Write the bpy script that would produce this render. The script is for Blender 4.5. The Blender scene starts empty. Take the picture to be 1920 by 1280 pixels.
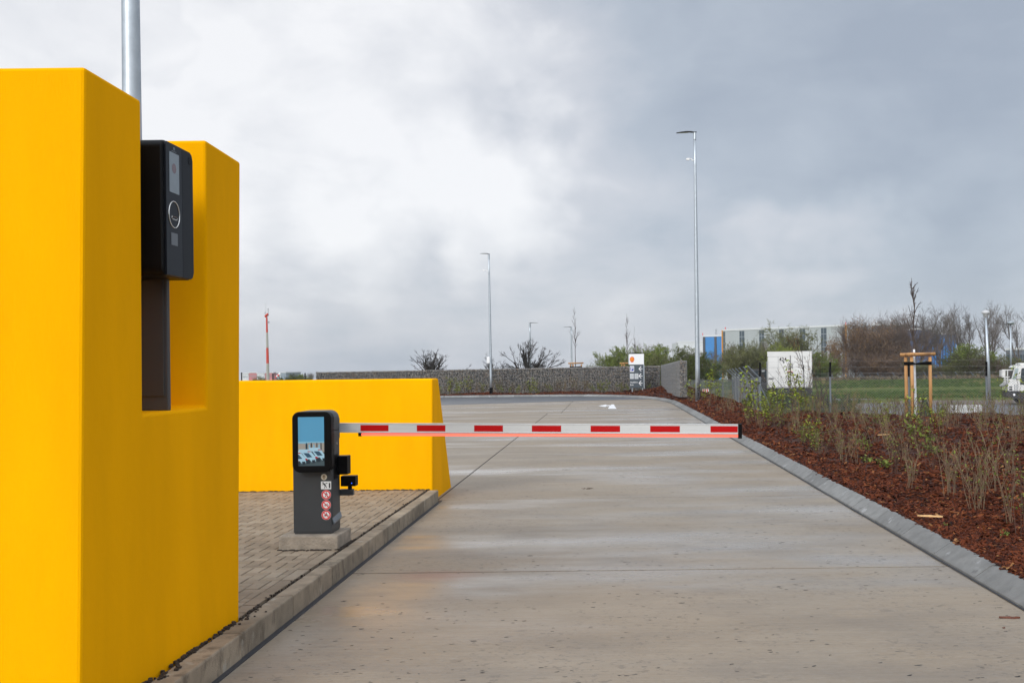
import bpy, bmesh, math, random
from mathutils import Vector, Matrix, Quaternion
from math import radians as RAD, sin, cos, pi

S = bpy.context.scene
COL = S.collection

# ------------------------------------------------------------------ camera
F, HC, RO, PX, PY = 1930.0, 1.7, 0.012, 1140.0, 686.0      # focal length in photo pixels, eye height, roll, principal point
cam_d = bpy.data.cameras.new('camera')
cam = bpy.data.objects.new('camera', cam_d); COL.objects.link(cam)
cam_d.sensor_width = 36.0
cam_d.lens = F / 1920 * 36
cam_d.shift_x = (960 - PX) / 1920
cam_d.shift_y = (PY - 640) / 1920
cam_d.clip_start = 0.05; cam_d.clip_end = 8000
cr, sr = cos(RO), sin(RO)
cam.matrix_world = Matrix(((cr, sr, 0, 0), (0, 0, -1, 0), (-sr, cr, 0, HC), (0, 0, 0, 1)))
S.camera = cam

# ------------------------------------------------------------------ light
SUN = Vector((-0.42, -0.86, 0.56)).normalized()
sun_d = bpy.data.lights.new('sun', 'SUN'); sun = bpy.data.objects.new('sun', sun_d); COL.objects.link(sun)
sun_d.energy = 1.1; sun_d.angle = RAD(22); sun_d.color = (1.0, 0.95, 0.87)
sun.rotation_euler = SUN.to_track_quat('Z', 'Y').to_euler()
sun.location = (-20, -30, 40)
S.view_settings.view_transform = 'Standard'; S.view_settings.look = 'None'
S.view_settings.gamma = 1.0; S.view_settings.use_curve_mapping = False
EXPO = 0.6
S.view_settings.exposure = EXPO

def pdir(px, py):
    a, b = px - PX, py - PY
    return Vector(((a*cr - b*sr) / F, 1.0, -(a*sr + b*cr) / F)).normalized()

W = bpy.data.worlds.new('World'); S.world = W; W.use_nodes = True
nt = W.node_tree; nt.nodes.clear()
def N(t, **k):
    n = nt.nodes.new(t)
    for a, b in k.items(): setattr(n, a, b)
    return n
def Lk(a, b): nt.links.new(a, b)
def wmath(op, a, b=None):
    n = N('ShaderNodeMath', operation=op)
    for i, x in enumerate((a, b)):
        if x is None: continue
        if isinstance(x, (int, float)): n.inputs[i].default_value = x
        else: Lk(x, n.inputs[i])
    return n.outputs[0]
out = N('ShaderNodeOutputWorld'); bg = N('ShaderNodeBackground'); bg.inputs[1].default_value = 0.1
sky = N('ShaderNodeTexSky', sky_type='NISHITA'); sky.sun_disc = False
sky.sun_elevation = math.asin(SUN.z); sky.sun_rotation = math.atan2(SUN.x, SUN.y)
tc = N('ShaderNodeTexCoord'); D = tc.outputs['Generated']
sep = N('ShaderNodeSeparateXYZ'); Lk(D, sep.inputs[0])
zz = wmath('ADD', wmath('MAXIMUM', sep.outputs[2], 0.0), 0.16)
inv = wmath('DIVIDE', 1.0, zz)
vs = N('ShaderNodeVectorMath', operation='SCALE'); Lk(D, vs.inputs[0]); Lk(inv, vs.inputs['Scale'])
mp = N('ShaderNodeMapping'); Lk(vs.outputs[0], mp.inputs[0]); mp.inputs['Location'].default_value = (3.1, 1.7, 0); mp.inputs['Scale'].default_value = (1, 0.8, 1)
def noise(scale, det, rough, dist):
    n = N('ShaderNodeTexNoise'); n.inputs['Scale'].default_value = scale; n.inputs['Detail'].default_value = det
    n.inputs['Roughness'].default_value = rough; n.inputs['Distortion'].default_value = dist
    Lk(mp.outputs[0], n.inputs['Vector']); return n.outputs[0]
n1 = noise(0.75, 6, 0.52, 0.25); n2 = noise(1.9, 8, 0.58, 0.2)
n3 = N('ShaderNodeTexNoise'); n3.inputs['Scale'].default_value = 6.5; n3.inputs['Detail'].default_value = 7; n3.inputs['Roughness'].default_value = 0.56; n3.inputs['Distortion'].default_value = 0.35
mp3 = N('ShaderNodeMapping'); mp3.inputs['Scale'].default_value = (1, 1, 1.7); mp3.inputs['Location'].default_value = (2.2, .4, 0); Lk(D, mp3.inputs[0]); Lk(mp3.outputs[0], n3.inputs['Vector'])
val = wmath('ADD', wmath('MULTIPLY', wmath('SUBTRACT', n3.outputs[0], 0.5), 0.78), wmath('ADD', wmath('MULTIPLY', wmath('SUBTRACT', n1, 0.5), 0.45), wmath('MULTIPLY', wmath('SUBTRACT', n2, 0.5), 0.40)))
# broad bright and dark cloud banks, each at its own bearing in the sky
dw = N('ShaderNodeVectorMath', operation='ADD')                 # ragged edges: bearing pushed about by the noise
nv = N('ShaderNodeTexNoise'); nv.inputs['Scale'].default_value = 4.0; nv.inputs['Detail'].default_value = 6; Lk(D, nv.inputs['Vector'])
sc_ = N('ShaderNodeVectorMath', operation='SCALE'); sc_.inputs['Scale'].default_value = 0.07
su = N('ShaderNodeVectorMath', operation='SUBTRACT'); Lk(nv.outputs['Color'], su.inputs[0]); su.inputs[1].default_value = (.5, .5, .5)
Lk(su.outputs[0], sc_.inputs[0]); Lk(D, dw.inputs[0]); Lk(sc_.outputs[0], dw.inputs[1])
def blob(d, ang, w):
    dp = N('ShaderNodeVectorMath', operation='DOT_PRODUCT'); Lk(dw.outputs[0], dp.inputs[0]); dp.inputs[1].default_value = d
    m = N('ShaderNodeMapRange', interpolation_type='SMOOTHSTEP')
    m.inputs['From Min'].default_value = cos(RAD(ang)); m.inputs['From Max'].default_value = 1.0
    m.inputs['To Min'].default_value = 0; m.inputs['To Max'].default_value = w
    Lk(dp.outputs['Value'], m.inputs['Value']); return m.outputs[0]
base = wmath('ADD', val, 0.47)
for px, py, ang, w in SKYB if 'SKYB' in globals() else (
        (360, 110, 21, 0.44), (130, 330, 12, 0.12), (820, 190, 11, 0.10), (1100, 280, 8, 0.20), (1430, 510, 7, 0.30), (960, 380, 12, 0.07),
        (1540, 120, 15, -0.26), (1800, 260, 12, -0.14), (620, 540, 8, -0.16), (1030, 60, 6, -0.12), (40, 30, 4, -0.10), (1150, 560, 9, 0.05)):
    base = wmath('ADD', base, blob(pdir(px, py), ang, w))
cramp = N('ShaderNodeValToRGB'); Lk(base, cramp.inputs[0])
E = cramp.color_ramp.elements
E[0].position = 0.0; E[0].color = (0.36, 0.41, 0.49, 1)
E[1].position = 1.0; E[1].color = (0.90, 0.905, 0.925, 1)
e = E.new(0.33); e.color = (0.45, 0.50, 0.575, 1)
e = E.new(0.62); e.color = (0.60, 0.625, 0.68, 1)
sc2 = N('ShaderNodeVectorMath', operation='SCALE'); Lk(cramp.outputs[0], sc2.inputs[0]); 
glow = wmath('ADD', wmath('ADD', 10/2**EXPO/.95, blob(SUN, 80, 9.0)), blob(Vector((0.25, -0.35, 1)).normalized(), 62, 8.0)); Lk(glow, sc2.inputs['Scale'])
mixn = N('ShaderNodeMix', data_type='RGBA'); mixn.inputs[0].default_value = 0.94
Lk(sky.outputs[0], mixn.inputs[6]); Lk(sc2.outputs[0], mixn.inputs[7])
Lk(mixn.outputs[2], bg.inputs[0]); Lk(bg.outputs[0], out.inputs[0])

# ------------------------------------------------------------------ helpers
def pt(px, py, Y):
    "the point at depth Y that the photo shows at a pixel"
    a, b = px - PX, py - PY
    return Vector(((a*cr - b*sr)*Y/F, Y, HC - (a*sr + b*cr)*Y/F))
def gp(px, py, Z=0.0):
    "the point at height Z that the photo shows at a pixel"
    a, b = px - PX, py - PY
    return pt(px, py, F*(HC - Z)/(a*sr + b*cr))
def hx(s):
    s = s.lstrip('#'); r = []
    for i in (0, 2, 4):
        c = int(s[i:i+2], 16)/255
        r.append(c/12.92 if c <= .04045 else ((c+.055)/1.055)**2.4)
    return tuple(r)

def mat(name, col, rough=0.6, metal=0.0, vary=0.0, vscale=4.0, bump=0.0, bscale=60.0, col2=None, spec=0.5, emit=0.0,
        var=None, stretch=None, detail=5.0, rvary=0.0, coat=0.0):
    m = bpy.data.materials.new(name); m.use_nodes = True; t = m.node_tree; nd = t.nodes; lk = t.links
    b = nd['Principled BSDF']
    if len(col) == 3: col = (*col, 1)
    b.inputs['Base Color'].default_value = col; b.inputs['Roughness'].default_value = rough; b.inputs['Metallic'].default_value = metal
    b.inputs['Specular IOR Level'].default_value = spec; b.inputs['Coat Weight'].default_value = coat
    geo = nd.new('ShaderNodeNewGeometry'); vec = geo.outputs['Position']
    if stretch:
        mpn = nd.new('ShaderNodeMapping'); mpn.inputs['Scale'].default_value = stretch; lk.new(vec, mpn.inputs[0]); vec = mpn.outputs[0]
    cur = None
    if vary or col2:
        n = nd.new('ShaderNodeTexNoise'); n.inputs['Scale'].default_value = vscale; n.inputs['Detail'].default_value = detail; n.inputs['Roughness'].default_value = 0.6
        lk.new(vec, n.inputs['Vector'])
        mr = nd.new('ShaderNodeMapRange'); mr.inputs[1].default_value = 0.3; mr.inputs[2].default_value = 0.7; lk.new(n.outputs[0], mr.inputs[0])
        mx = nd.new('ShaderNodeMix'); mx.data_type = 'RGBA'; lk.new(mr.outputs[0], mx.inputs[0])
        c2 = col2 if col2 else tuple(min(1, c*(1+vary)) for c in col[:3])
        c1 = col[:3] if col2 else tuple(c*(1-vary) for c in col[:3])
        mx.inputs[6].default_value = (*c1, 1); mx.inputs[7].default_value = (*c2[:3], 1)
        cur = mx.outputs[2]
        if rvary:
            rr = nd.new('ShaderNodeMapRange'); rr.inputs[3].default_value = rough - rvary; rr.inputs[4].default_value = rough + rvary
            lk.new(mr.outputs[0], rr.inputs[0]); lk.new(rr.outputs[0], b.inputs['Roughness'])
    if var:                     # every leaf, chip, stone or brick has its own tone
        at = nd.new('ShaderNodeAttribute'); at.attribute_name = 'var'
        rp = nd.new('ShaderNodeValToRGB'); lk.new(at.outputs['Fac'], rp.inputs[0])
        els = rp.color_ramp.elements
        while len(els) < len(var): els.new(0.5)
        for i, c in enumerate(var):
            els[i].position = i/(len(var)-1); els[i].color = (*c[:3], 1)
        if cur:
            mm = nd.new('ShaderNodeMix'); mm.data_type = 'RGBA'; mm.blend_type = 'MULTIPLY'; mm.inputs[0].default_value = 1
            lk.new(cur, mm.inputs[6]); lk.new(rp.outputs[0], mm.inputs[7]); cur = mm.outputs[2]
        else: cur = rp.outputs[0]
    if cur: lk.new(cur, b.inputs['Base Color'])
    if bump:
        n = nd.new('ShaderNodeTexNoise'); n.inputs['Scale'].default_value = bscale; n.inputs['Detail'].default_value = 4; lk.new(vec, n.inputs['Vector'])
        bp = nd.new('ShaderNodeBump'); bp.inputs['Strength'].default_value = bump; bp.inputs['Distance'].default_value = 0.01
        lk.new(n.outputs[0], bp.inputs['Height']); lk.new(bp.outputs[0], b.inputs['Normal'])
    if emit:
        b.inputs['Emission Color'].default_value = col; b.inputs['Emission Strength'].default_value = emit
    return m

class MB:
    "collects shapes and links them as ONE mesh object"
    def __init__(s): s.v = []; s.f = []; s.m = []; s.c = []
    def add(s, vs, fs, mi=0, var=0.5):
        o = len(s.v); s.v += [tuple(x) for x in vs]
        for f in fs: s.f.append([o+i for i in f]); s.m.append(mi); s.c.append(var)
        return s
    def box(s, x0, x1, y0, y1, z0, z1, mi=0, var=0.5, M=None):
        vs = [Vector((x, y, z)) for z in (z0, z1) for y in (y0, y1) for x in (x0, x1)]
        if M: vs = [M @ v for v in vs]
        return s.add(vs, [(0, 2, 3, 1), (4, 5, 7, 6), (0, 1, 5, 4), (2, 6, 7, 3), (0, 4, 6, 2), (1, 3, 7, 5)], mi, var)
    def bbox(s, x0, x1, y0, y1, z0, z1, b, mi=0, var=0.5, M=None):
        "box with bevelled edges"
        bm = bmesh.new(); bmesh.ops.create_cube(bm, size=1)
        for v in bm.verts: v.co = Vector(((x0+x1)/2 + v.co.x*(x1-x0), (y0+y1)/2 + v.co.y*(y1-y0), (z0+z1)/2 + v.co.z*(z1-z0)))
        bmesh.ops.bevel(bm, geom=bm.edges[:], offset=b, segments=2, affect='EDGES', profile=0.6)
        bm.verts.index_update()
        vs = [M @ v.co if M else v.co.copy() for v in bm.verts]
        s.add(vs, [[v.index for v in f.verts] for f in bm.faces], mi, var); bm.free(); return s
    def tube(s, pts, rad, n=8, mi=0, var=0.5, cap=True):
        pts = [Vector(p) for p in pts]
        if isinstance(rad, (int, float)): rad = [rad]*len(pts)
        vs = []; ref = None
        for i, p in enumerate(pts):
            d = (pts[min(i+1, len(pts)-1)] - pts[max(i-1, 0)])
            d = d.normalized() if d.length > 1e-9 else Vector((0, 0, 1))
            if ref is None or abs(ref.dot(d)) > 0.98: ref = Vector((1, 0, 0)) if abs(d.x) < 0.8 else Vector((0, 1, 0))
            a = d.cross(ref).normalized(); ref = a.cross(d) ; b = ref.normalized(); 
            for k in range(n):
                t = 2*pi*k/n; vs.append(p + (a*cos(t) + b*sin(t))*rad[i])
        fs = []
        for i in range(len(pts)-1):
            for k in range(n):
                k2 = (k+1) % n; fs.append((i*n+k, i*n+k2, (i+1)*n+k2, (i+1)*n+k))
        if cap: fs.append(tuple(range(n))[::-1]); fs.append(tuple(range((len(pts)-1)*n, len(pts)*n)))
        return s.add(vs, fs, mi, var)
    def prism(s, poly, fn, t0, t1, mi=0, var=0.5, mi_cap=None):
        "outline poly (2D) given depth: fn(a, b, t) -> point"
        n = len(poly); vs = [fn(a, b, t0) for a, b in poly] + [fn(a, b, t1) for a, b in poly]
        s.add(vs, [(i, (i+1) % n, n+(i+1) % n, n+i) for i in range(n)], mi, var)
        o = len(s.v) - 2*n
        for fc in (list(range(n))[::-1], list(range(n, 2*n))):
            s.f.append([o+i for i in fc]); s.m.append(mi if mi_cap is None else mi_cap); s.c.append(var)
        return s
    def build(s, name, mats, parent=None, smooth=False, bevel=0, fix=True, seg=2):
        me = bpy.data.meshes.new(name); me.from_pydata(s.v, [], s.f)
        for m in (mats if isinstance(mats, (list, tuple)) else [mats]): me.materials.append(m)
        me.polygons.foreach_set('material_index', s.m)
        a = me.attributes.new('var', 'FLOAT', 'FACE'); a.data.foreach_set('value', s.c)
        if fix and len(s.f) < 60000:
            bm = bmesh.new(); bm.from_mesh(me); bmesh.ops.recalc_face_normals(bm, faces=bm.faces)
            if bevel: bmesh.ops.bevel(bm, geom=[e for e in bm.edges if len(e.link_faces) == 2 and e.calc_face_angle(0) > 0.3], offset=bevel, segments=seg, affect='EDGES', profile=0.5)
            bm.to_mesh(me); bm.free()
        if smooth: me.polygons.foreach_set('use_smooth', [True]*len(me.polygons))
        o = bpy.data.objects.new(name, me); COL.objects.link(o)
        if parent: o.parent = parent
        return o
def tag(o, label=None, cat=None, group=None, kind=None):
    for k, v in (('label', label), ('category', cat), ('group', group), ('kind', kind)):
        if v: o[k] = v
    return o
def thing(name, label, cat, loc=(0, 0, 0), rz=0, group=None):
    o = bpy.data.objects.new(name, None); COL.objects.link(o); o.location = loc; o.rotation_euler = (0, 0, rz); o.empty_display_size = 0.3
    tag(o, label, cat, group); S.view_layers[0].update; return o
class At:
    "build parts in world coordinates under an empty that stands at loc"
    def __init__(s, loc): s.loc = Vector(loc)
def place(mb, root, name, mats, **k):
    "parts given in world coordinates, stored relative to their thing's base"
    l = root.location if root.parent is None else Vector((0, 0, 0))
    M = Matrix.Translation(root.location) @ root.rotation_euler.to_matrix().to_4x4()
    Mi = M.inverted()
    mb.v = [tuple(Mi @ Vector(v)) for v in mb.v]
    return mb.build(name, mats, root, **k)
def sub(mb, part, name, mats, **k):
    "sub-part in world coordinates under a part of a thing"
    root = part.parent
    M = Matrix.Translation(root.location) @ root.rotation_euler.to_matrix().to_4x4()
    Mi = M.inverted(); mb.v = [tuple(Mi @ Vector(v)) for v in mb.v]
    return mb.build(name, mats, part, **k)
def dup(root, loc, rz, sc=1.0, label=None, name=None):
    r = root.copy(); COL.objects.link(r); r.location = loc; r.rotation_euler = (0, 0, rz); r.scale = (sc,)*3 if isinstance(sc, (int, float)) else sc
    if label: r['label'] = label
    for ch in list(root.children):
        c = ch.copy(); COL.objects.link(c); c.parent = r
        for g in ch.children:
            d = g.copy(); COL.objects.link(d); d.parent = c
    return r
def rrect(x0, x1, z0, z1, r, n=6):
    P = []
    for cx, cz, a0 in ((x1-r, z1-r, 0), (x0+r, z1-r, 90), (x0+r, z0+r, 180), (x1-r, z0+r, 270)):
        for i in range(n+1):
            a = RAD(a0 + 90*i/n); P.append((cx + r*cos(a), cz + r*sin(a)))
    return P
def circ(cx, cz, r, n=20): return [(cx + r*cos(2*pi*i/n), cz + r*sin(2*pi*i/n)) for i in range(n)]
def textmb(body, size, fn, mi=0, depth=0.002):
    "lettering as mesh: fn(a, b, t) places text coordinates"
    cu = bpy.data.curves.new('txt', 'FONT'); cu.body = body; cu.size = size; cu.align_x = 'CENTER'; cu.resolution_u = 3; cu.offset = size*0.012
    o = bpy.data.objects.new('txt', cu); COL.objects.link(o)
    dg = bpy.context.evaluated_depsgraph_get(); me = bpy.data.meshes.new_from_object(o.evaluated_get(dg))
    mb = MB(); mb.add([fn(v.co.x, v.co.y, 0) for v in me.vertices], [list(p.vertices) for p in me.polygons], mi)
    bpy.data.objects.remove(o); bpy.data.curves.remove(cu); bpy.data.meshes.remove(me)
    return mb
def smooth01(t): t = max(0.0, min(1.0, t)); return t*t*(3-2*t)
rng = random.Random(7)

# ------------------------------------------------------------------ materials
def concrete_mat():
    m = bpy.data.materials.new('broom_finished_concrete'); m.use_nodes = True; t = m.node_tree; nd = t.nodes; lk = t.links
    b = nd['Principled BSDF']; geo = nd.new('ShaderNodeNewGeometry'); P = geo.outputs['Position']
    def nz(scale, st, det=5, rough=0.6, loc=(0, 0, 0)):
        mpn = nd.new('ShaderNodeMapping'); mpn.inputs['Scale'].default_value = st; mpn.inputs['Location'].default_value = loc; lk.new(P, mpn.inputs[0])
        n = nd.new('ShaderNodeTexNoise'); n.inputs['Scale'].default_value = scale; n.inputs['Detail'].default_value = det; n.inputs['Roughness'].default_value = rough
        lk.new(mpn.outputs[0], n.inputs['Vector']); return n.outputs[0]
    def mr(x, a, b_, c, d):
        r = nd.new('ShaderNodeMapRange'); r.interpolation_type = 'SMOOTHSTEP'
        for i, q in enumerate((a, b_, c, d)): r.inputs[i+1].default_value = q
        lk.new(x, r.inputs[0]); return r.outputs[0]
    def mix(f, a, c, mode='MIX'):
        x = nd.new('ShaderNodeMix'); x.data_type = 'RGBA'; x.blend_type = mode
        for s_, q in ((0, f), (6, a), (7, c)):
            if isinstance(q, (tuple, list)): x.inputs[s_].default_value = (*q, 1)
            elif isinstance(q, (int, float)): x.inputs[s_].default_value = q
            else: lk.new(q, x.inputs[s_])
        return x.outputs[2]
    big = nz(0.5, (0.45, 1.3, 1)); streak = nz(5.0, (0.16, 6.5, 1), 8, 0.75); fine = nz(42, (0.35, 1.6, 1), 4, .7); wet = nz(0.50, (0.32, 0.95, 1), 6, 0.55, (4.2, 1.3, 0))
    c = mix(mr(big, .35, .65, 0, 1), (0.275, 0.218, 0.155), (0.312, 0.260, 0.198))
    c = mix(mr(streak, .38, .66, 0, 0.42), c, (0.185, 0.155, 0.120))
    c = mix(mr(fine, .45, .75, 0, 0.6), c, (0.33, 0.30, 0.26))
    # shrinkage flecks: short dark nicks lying along the broom strokes
    f1 = nz(11.0, (1.0, 1.25, 1), 3, 0.65, (1.7, .3, 0)); f2 = nz(1.1, (1, 1, 1), 3)
    f3 = nz(19.0, (1.0, 1.6, 1), 2, 0.6, (7.7, 5.3, 0))
    m1 = nd.new('ShaderNodeMath'); m1.operation = 'MAXIMUM'; lk.new(mr(f1, .600, .625, 0, 1), m1.inputs[0]); lk.new(mr(f3, .610, .635, 0, .85), m1.inputs[1])
    dot = m1.outputs[0]; pick = mr(f2, .40, .58, .15, 1)
    fl = nd.new('ShaderNodeMath'); fl.operation = 'MULTIPLY'; lk.new(pick, fl.inputs[0]); lk.new(dot, fl.inputs[1])
    fl2 = nd.new('ShaderNodeMath'); fl2.operation = 'MULTIPLY'; fl2.inputs[1].default_value = 0.35; lk.new(fl.outputs[0], fl2.inputs[0])
    c = mix(fl2.outputs[0], c, (0.05, 0.048, 0.05))
    stain = nz(0.9, (0.7, 1.1, 1), 7, 0.68, (9.1, 2.2, 0)); c = mix(mr(stain, .44, .64, 0, .4), c, (0.165, 0.142, 0.120)); warm = nz(0.33, (0.6, 1.2, 1), 5, 0.6, (3.3, 8.2, 0)); c = mix(mr(warm, .45, .62, 0, .35), c, (0.31, 0.240, 0.165))
    w = mr(wet, .44, .62, 0, 1)
    c = mix(w, c, (0.80, 0.78, 0.77), 'MULTIPLY') if False else c
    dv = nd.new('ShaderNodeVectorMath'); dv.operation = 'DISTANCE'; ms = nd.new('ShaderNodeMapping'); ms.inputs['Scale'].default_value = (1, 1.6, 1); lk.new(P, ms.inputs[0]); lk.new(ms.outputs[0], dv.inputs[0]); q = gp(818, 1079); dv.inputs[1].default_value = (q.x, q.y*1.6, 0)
    c = mix(mr(dv.outputs['Value'], .02, .55, .38, 0), c, (0.30, 0.12, 0.09))          # soft reddish patch, fading outwards from its centre
    lk.new(c, b.inputs['Base Color'])
    lk.new(mr(wet, .45, .66, 0.56, 0.15), b.inputs['Roughness'])
    lk.new(mr(wet, .46, .62, 0.20, 0.85), b.inputs['Specular IOR Level'])
    ad = nd.new('ShaderNodeMath'); ad.operation = 'ADD'; lk.new(streak, ad.inputs[0]); lk.new(fine, ad.inputs[1])
    bp = nd.new('ShaderNodeBump'); bp.inputs['Distance'].default_value = 0.004; lk.new(ad.outputs[0], bp.inputs['Height'])
    lk.new(mr(wet, .46, .66, 0.5, 0.10), bp.inputs['Strength']); lk.new(bp.outputs[0], b.inputs['Normal'])
    return m
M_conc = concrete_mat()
M_joint = mat('joint_sealant', (0.03, 0.032, 0.038), 0.5)
M_gap = mat('sanded_joint', (0.042, 0.032, 0.025), 0.8, vary=.5, vscale=12)
M_yellow = mat('yellow_painted_render', (0.89, 0.405, 0.0), 0.85, vary=0.08, vscale=1.3, stretch=(1.6, 1.6, .35), detail=8, bump=0.13, bscale=55, spec=0.03)
M_kerb = mat('cast_concrete_kerb', (0.27, 0.222, 0.162), 0.8, vary=0.35, vscale=3.0, bump=0.4, bscale=120, detail=9, spec=.2, var=[(.8, .8, .8), (1, 1, 1), (1.15, 1.12, 1.1)])
M_kerb2 = mat('grey_kerb_concrete', (0.20, 0.20, 0.192), 0.75, vary=0.18, vscale=7, bump=0.12, bscale=160, detail=9, spec=.25, var=[(.82, .82, .82), (1, 1, 1), (1.12, 1.12, 1.12)])
M_soil = mat('dark_soil', (0.045, 0.033, 0.024), 0.95, vary=0.5, vscale=30, bump=1, bscale=120)
M_paver = mat('clay_paver', (0.98, 0.93, 0.88), 0.72, vary=0.14, vscale=2.0, bump=0.4, bscale=120,
              var=[(0.215, 0.168, 0.115), (0.265, 0.21, 0.147), (0.31, 0.252, 0.182), (0.24, 0.19, 0.13)])
M_asph = mat('asphalt_dark', (0.062, 0.066, 0.075), 0.38, vary=0.25, vscale=0.5, bump=0.4, bscale=140, stretch=(0.3, 1, 1), rvary=0.14)
M_asph2 = mat('asphalt_lane', (0.115, 0.118, 0.126), 0.7, vary=0.18, vscale=0.35, stretch=(0.4, 1, 1))
M_dirt = mat('gravel_verge', (0.15, 0.118, 0.10), 0.9, vary=0.25, vscale=0.6)
M_grass = mat('meadow_grass', (0.046, 0.098, 0.010), 0.95, col2=(0.140, 0.125, 0.036), vscale=0.34, stretch=(.25, 1, 1), detail=9, bump=0.8, bscale=6, spec=0.1)
M_bark = mat('bark_mulch_base', (0.045, 0.014, 0.007), 0.9, vary=0.6, vscale=22, bump=1.0, bscale=45)
M_chip = mat('bark_chip', (1, 1, 1), 0.62, vary=0.25, vscale=60, spec=0.12,
             var=[(0.020, 0.006, 0.003), (0.062, 0.016, 0.007), (0.115, 0.028, 0.010), (0.175, 0.047, 0.016), (0.26, 0.095, 0.032), (0.34, 0.18, 0.07)])
M_galv = mat('galvanised_steel', (0.46, 0.50, 0.53), 0.42, 0.75, vary=0.12, vscale=9, bump=0.05, bscale=40)
M_galvd = mat('weathered_galvanised_wire', (0.30, 0.31, 0.32), 0.5, 0.5)
M_post = mat('dull_fence_post', (0.115, 0.13, 0.145), 0.65, 0.1, vary=.15, vscale=12)
M_white = mat('white_paint', (0.78, 0.78, 0.77), 0.5, vary=0.05, vscale=3)
M_black = mat('black_plastic', (0.0025, 0.0025, 0.003), 0.45, bump=0.05, bscale=300, spec=.10)
M_red = mat('red_reflective_film', (0.42, 0.001, 0.002), 0.5, spec=0.15)
M_anth = mat('anthracite_powder_coat', (0.030, 0.034, 0.037), 0.42, vary=0.08, vscale=5, bump=0.08, bscale=400)
M_anth2 = mat('anthracite_side_panel', (0.040, 0.042, 0.043), 0.5, bump=0.1, bscale=400)
M_mark = mat('road_marking_white', (0.74, 0.74, 0.73), 0.6, vary=0.08, vscale=4)

def add_scuff(m, col, scale, lo, hi, amt, stretch=(1, 1, 1)):
    "pale or dark marks with a shape of their own"
    t = m.node_tree; nd = t.nodes; lk = t.links; b = nd['Principled BSDF']; inp = b.inputs['Base Color']; src = inp.links[0].from_socket
    g = nd.new('ShaderNodeNewGeometry'); mp_ = nd.new('ShaderNodeMapping'); mp_.inputs['Scale'].default_value = stretch; lk.new(g.outputs['Position'], mp_.inputs[0])
    n = nd.new('ShaderNodeTexNoise'); n.inputs['Scale'].default_value = scale; n.inputs['Detail'].default_value = 6; n.inputs['Roughness'].default_value = .65; lk.new(mp_.outputs[0], n.inputs['Vector'])
    r = nd.new('ShaderNodeMapRange'); r.inputs[1].default_value = lo; r.inputs[2].default_value = hi; r.inputs[4].default_value = amt; lk.new(n.outputs[0], r.inputs[0])
    x = nd.new('ShaderNodeMix'); x.data_type = 'RGBA'; lk.new(r.outputs[0], x.inputs[0]); lk.new(src, x.inputs[6]); x.inputs[7].default_value = (*col, 1); lk.new(x.outputs[2], inp)
add_scuff(M_kerb2, (.42, .43, .43), 4.5, .62, .68, .5, (1, .7, 1)); add_scuff(M_kerb2, (.09, .09, .09), 9, .60, .68, .6)
add_scuff(M_kerb, (.09, .07, .05), 5, .52, .64, .65, (1.2, 1.2, .5)); add_scuff(M_kerb, (.40, .37, .31), 7, .60, .68, .6, (1, 1, .6))
add_scuff(M_paver, (.10, .08, .055), 2.6, .56, .68, .45)
# ------------------------------------------------------------------ terrain
def ground_z(x, y):
    # airfield meadow that falls away gently into the distance
    return -0.95 - max(0.0, y - 118)*0.0102
def build_ground():
    ys = [-300, -60, -20, 0, 20, 40, 60, 75, 90, 100, 108, 114, 120, 126, 140, 160, 200, 260, 340, 450, 600, 800, 1100, 1500, 2100, 3000]
    xs = [-3000, -1500, -800, -400, -200, -100, -60, -40, -20, 0, 10, 20, 30, 40, 60, 80, 120, 200, 400, 800, 1500, 3000]
    mb = MB(); vs = []
    for y in ys:
        for x in xs:
            z = ground_z(x, y)
            if 98 < y < 117 and x > 8: z += 0.75*math.sin((y-98)/19*pi)      # low bank below the airfield fence
            vs.append((x, y, z))
    n = len(xs)
    mb.add(vs, [(j*n+i, j*n+i+1, (j+1)*n+i+1, (j+1)*n+i) for j in range(len(ys)-1) for i in range(n-1)])
    return tag(mb.build('ground', M_grass, smooth=True), kind='structure')
build_ground()

# road edge: straight along the lane, then curving left in front of the stone wall
KX = 2.83
KP = [(KX, -4.0), (KX, 44.5), (2.79, 46.5), (2.66, 48.5), (2.36, 50.8), (1.85, 53.0), (1.1, 55.0), (0.1, 56.6), (-1.3, 57.7), (-3.0, 58.2), (-6, 58.5), (-30, 58.9)]
def resample(P, step):
    out = [P[0]]; acc = 0.0
    for (x0, y0), (x1, y1) in zip(P, P[1:]):
        L = math.hypot(x1-x0, y1-y0); t = step - acc
        while t <= L:
            out.append((x0 + (x1-x0)*t/L, y0 + (y1-y0)*t/L)); t += step
        acc = L - (t - step)
    return out
def kerb_d(x, y):
    "signed distance to the road edge, positive outside the road"
    best = 1e9; sg = 1
    for (x0, y0), (x1, y1) in zip(KP, KP[1:]):
        dx, dy = x1-x0, y1-y0; L2 = dx*dx+dy*dy
        t = max(0, min(1, ((x-x0)*dx+(y-y0)*dy)/L2)); ex, ey = x-(x0+dx*t), y-(y0+dy*t); d = math.hypot(ex, ey)
        if d < best - 1e-9: best = d; sg = 1 if (dx*ey - dy*ex) < 0 else -1
    return best*sg
def bed_raw(x, y):
    n = 0.05*sin(1.3*x + 0.7*y) + 0.04*sin(2.9*y - 1.1*x) + 0.03*sin(5.1*x + 3.3*y)
    return n
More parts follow.
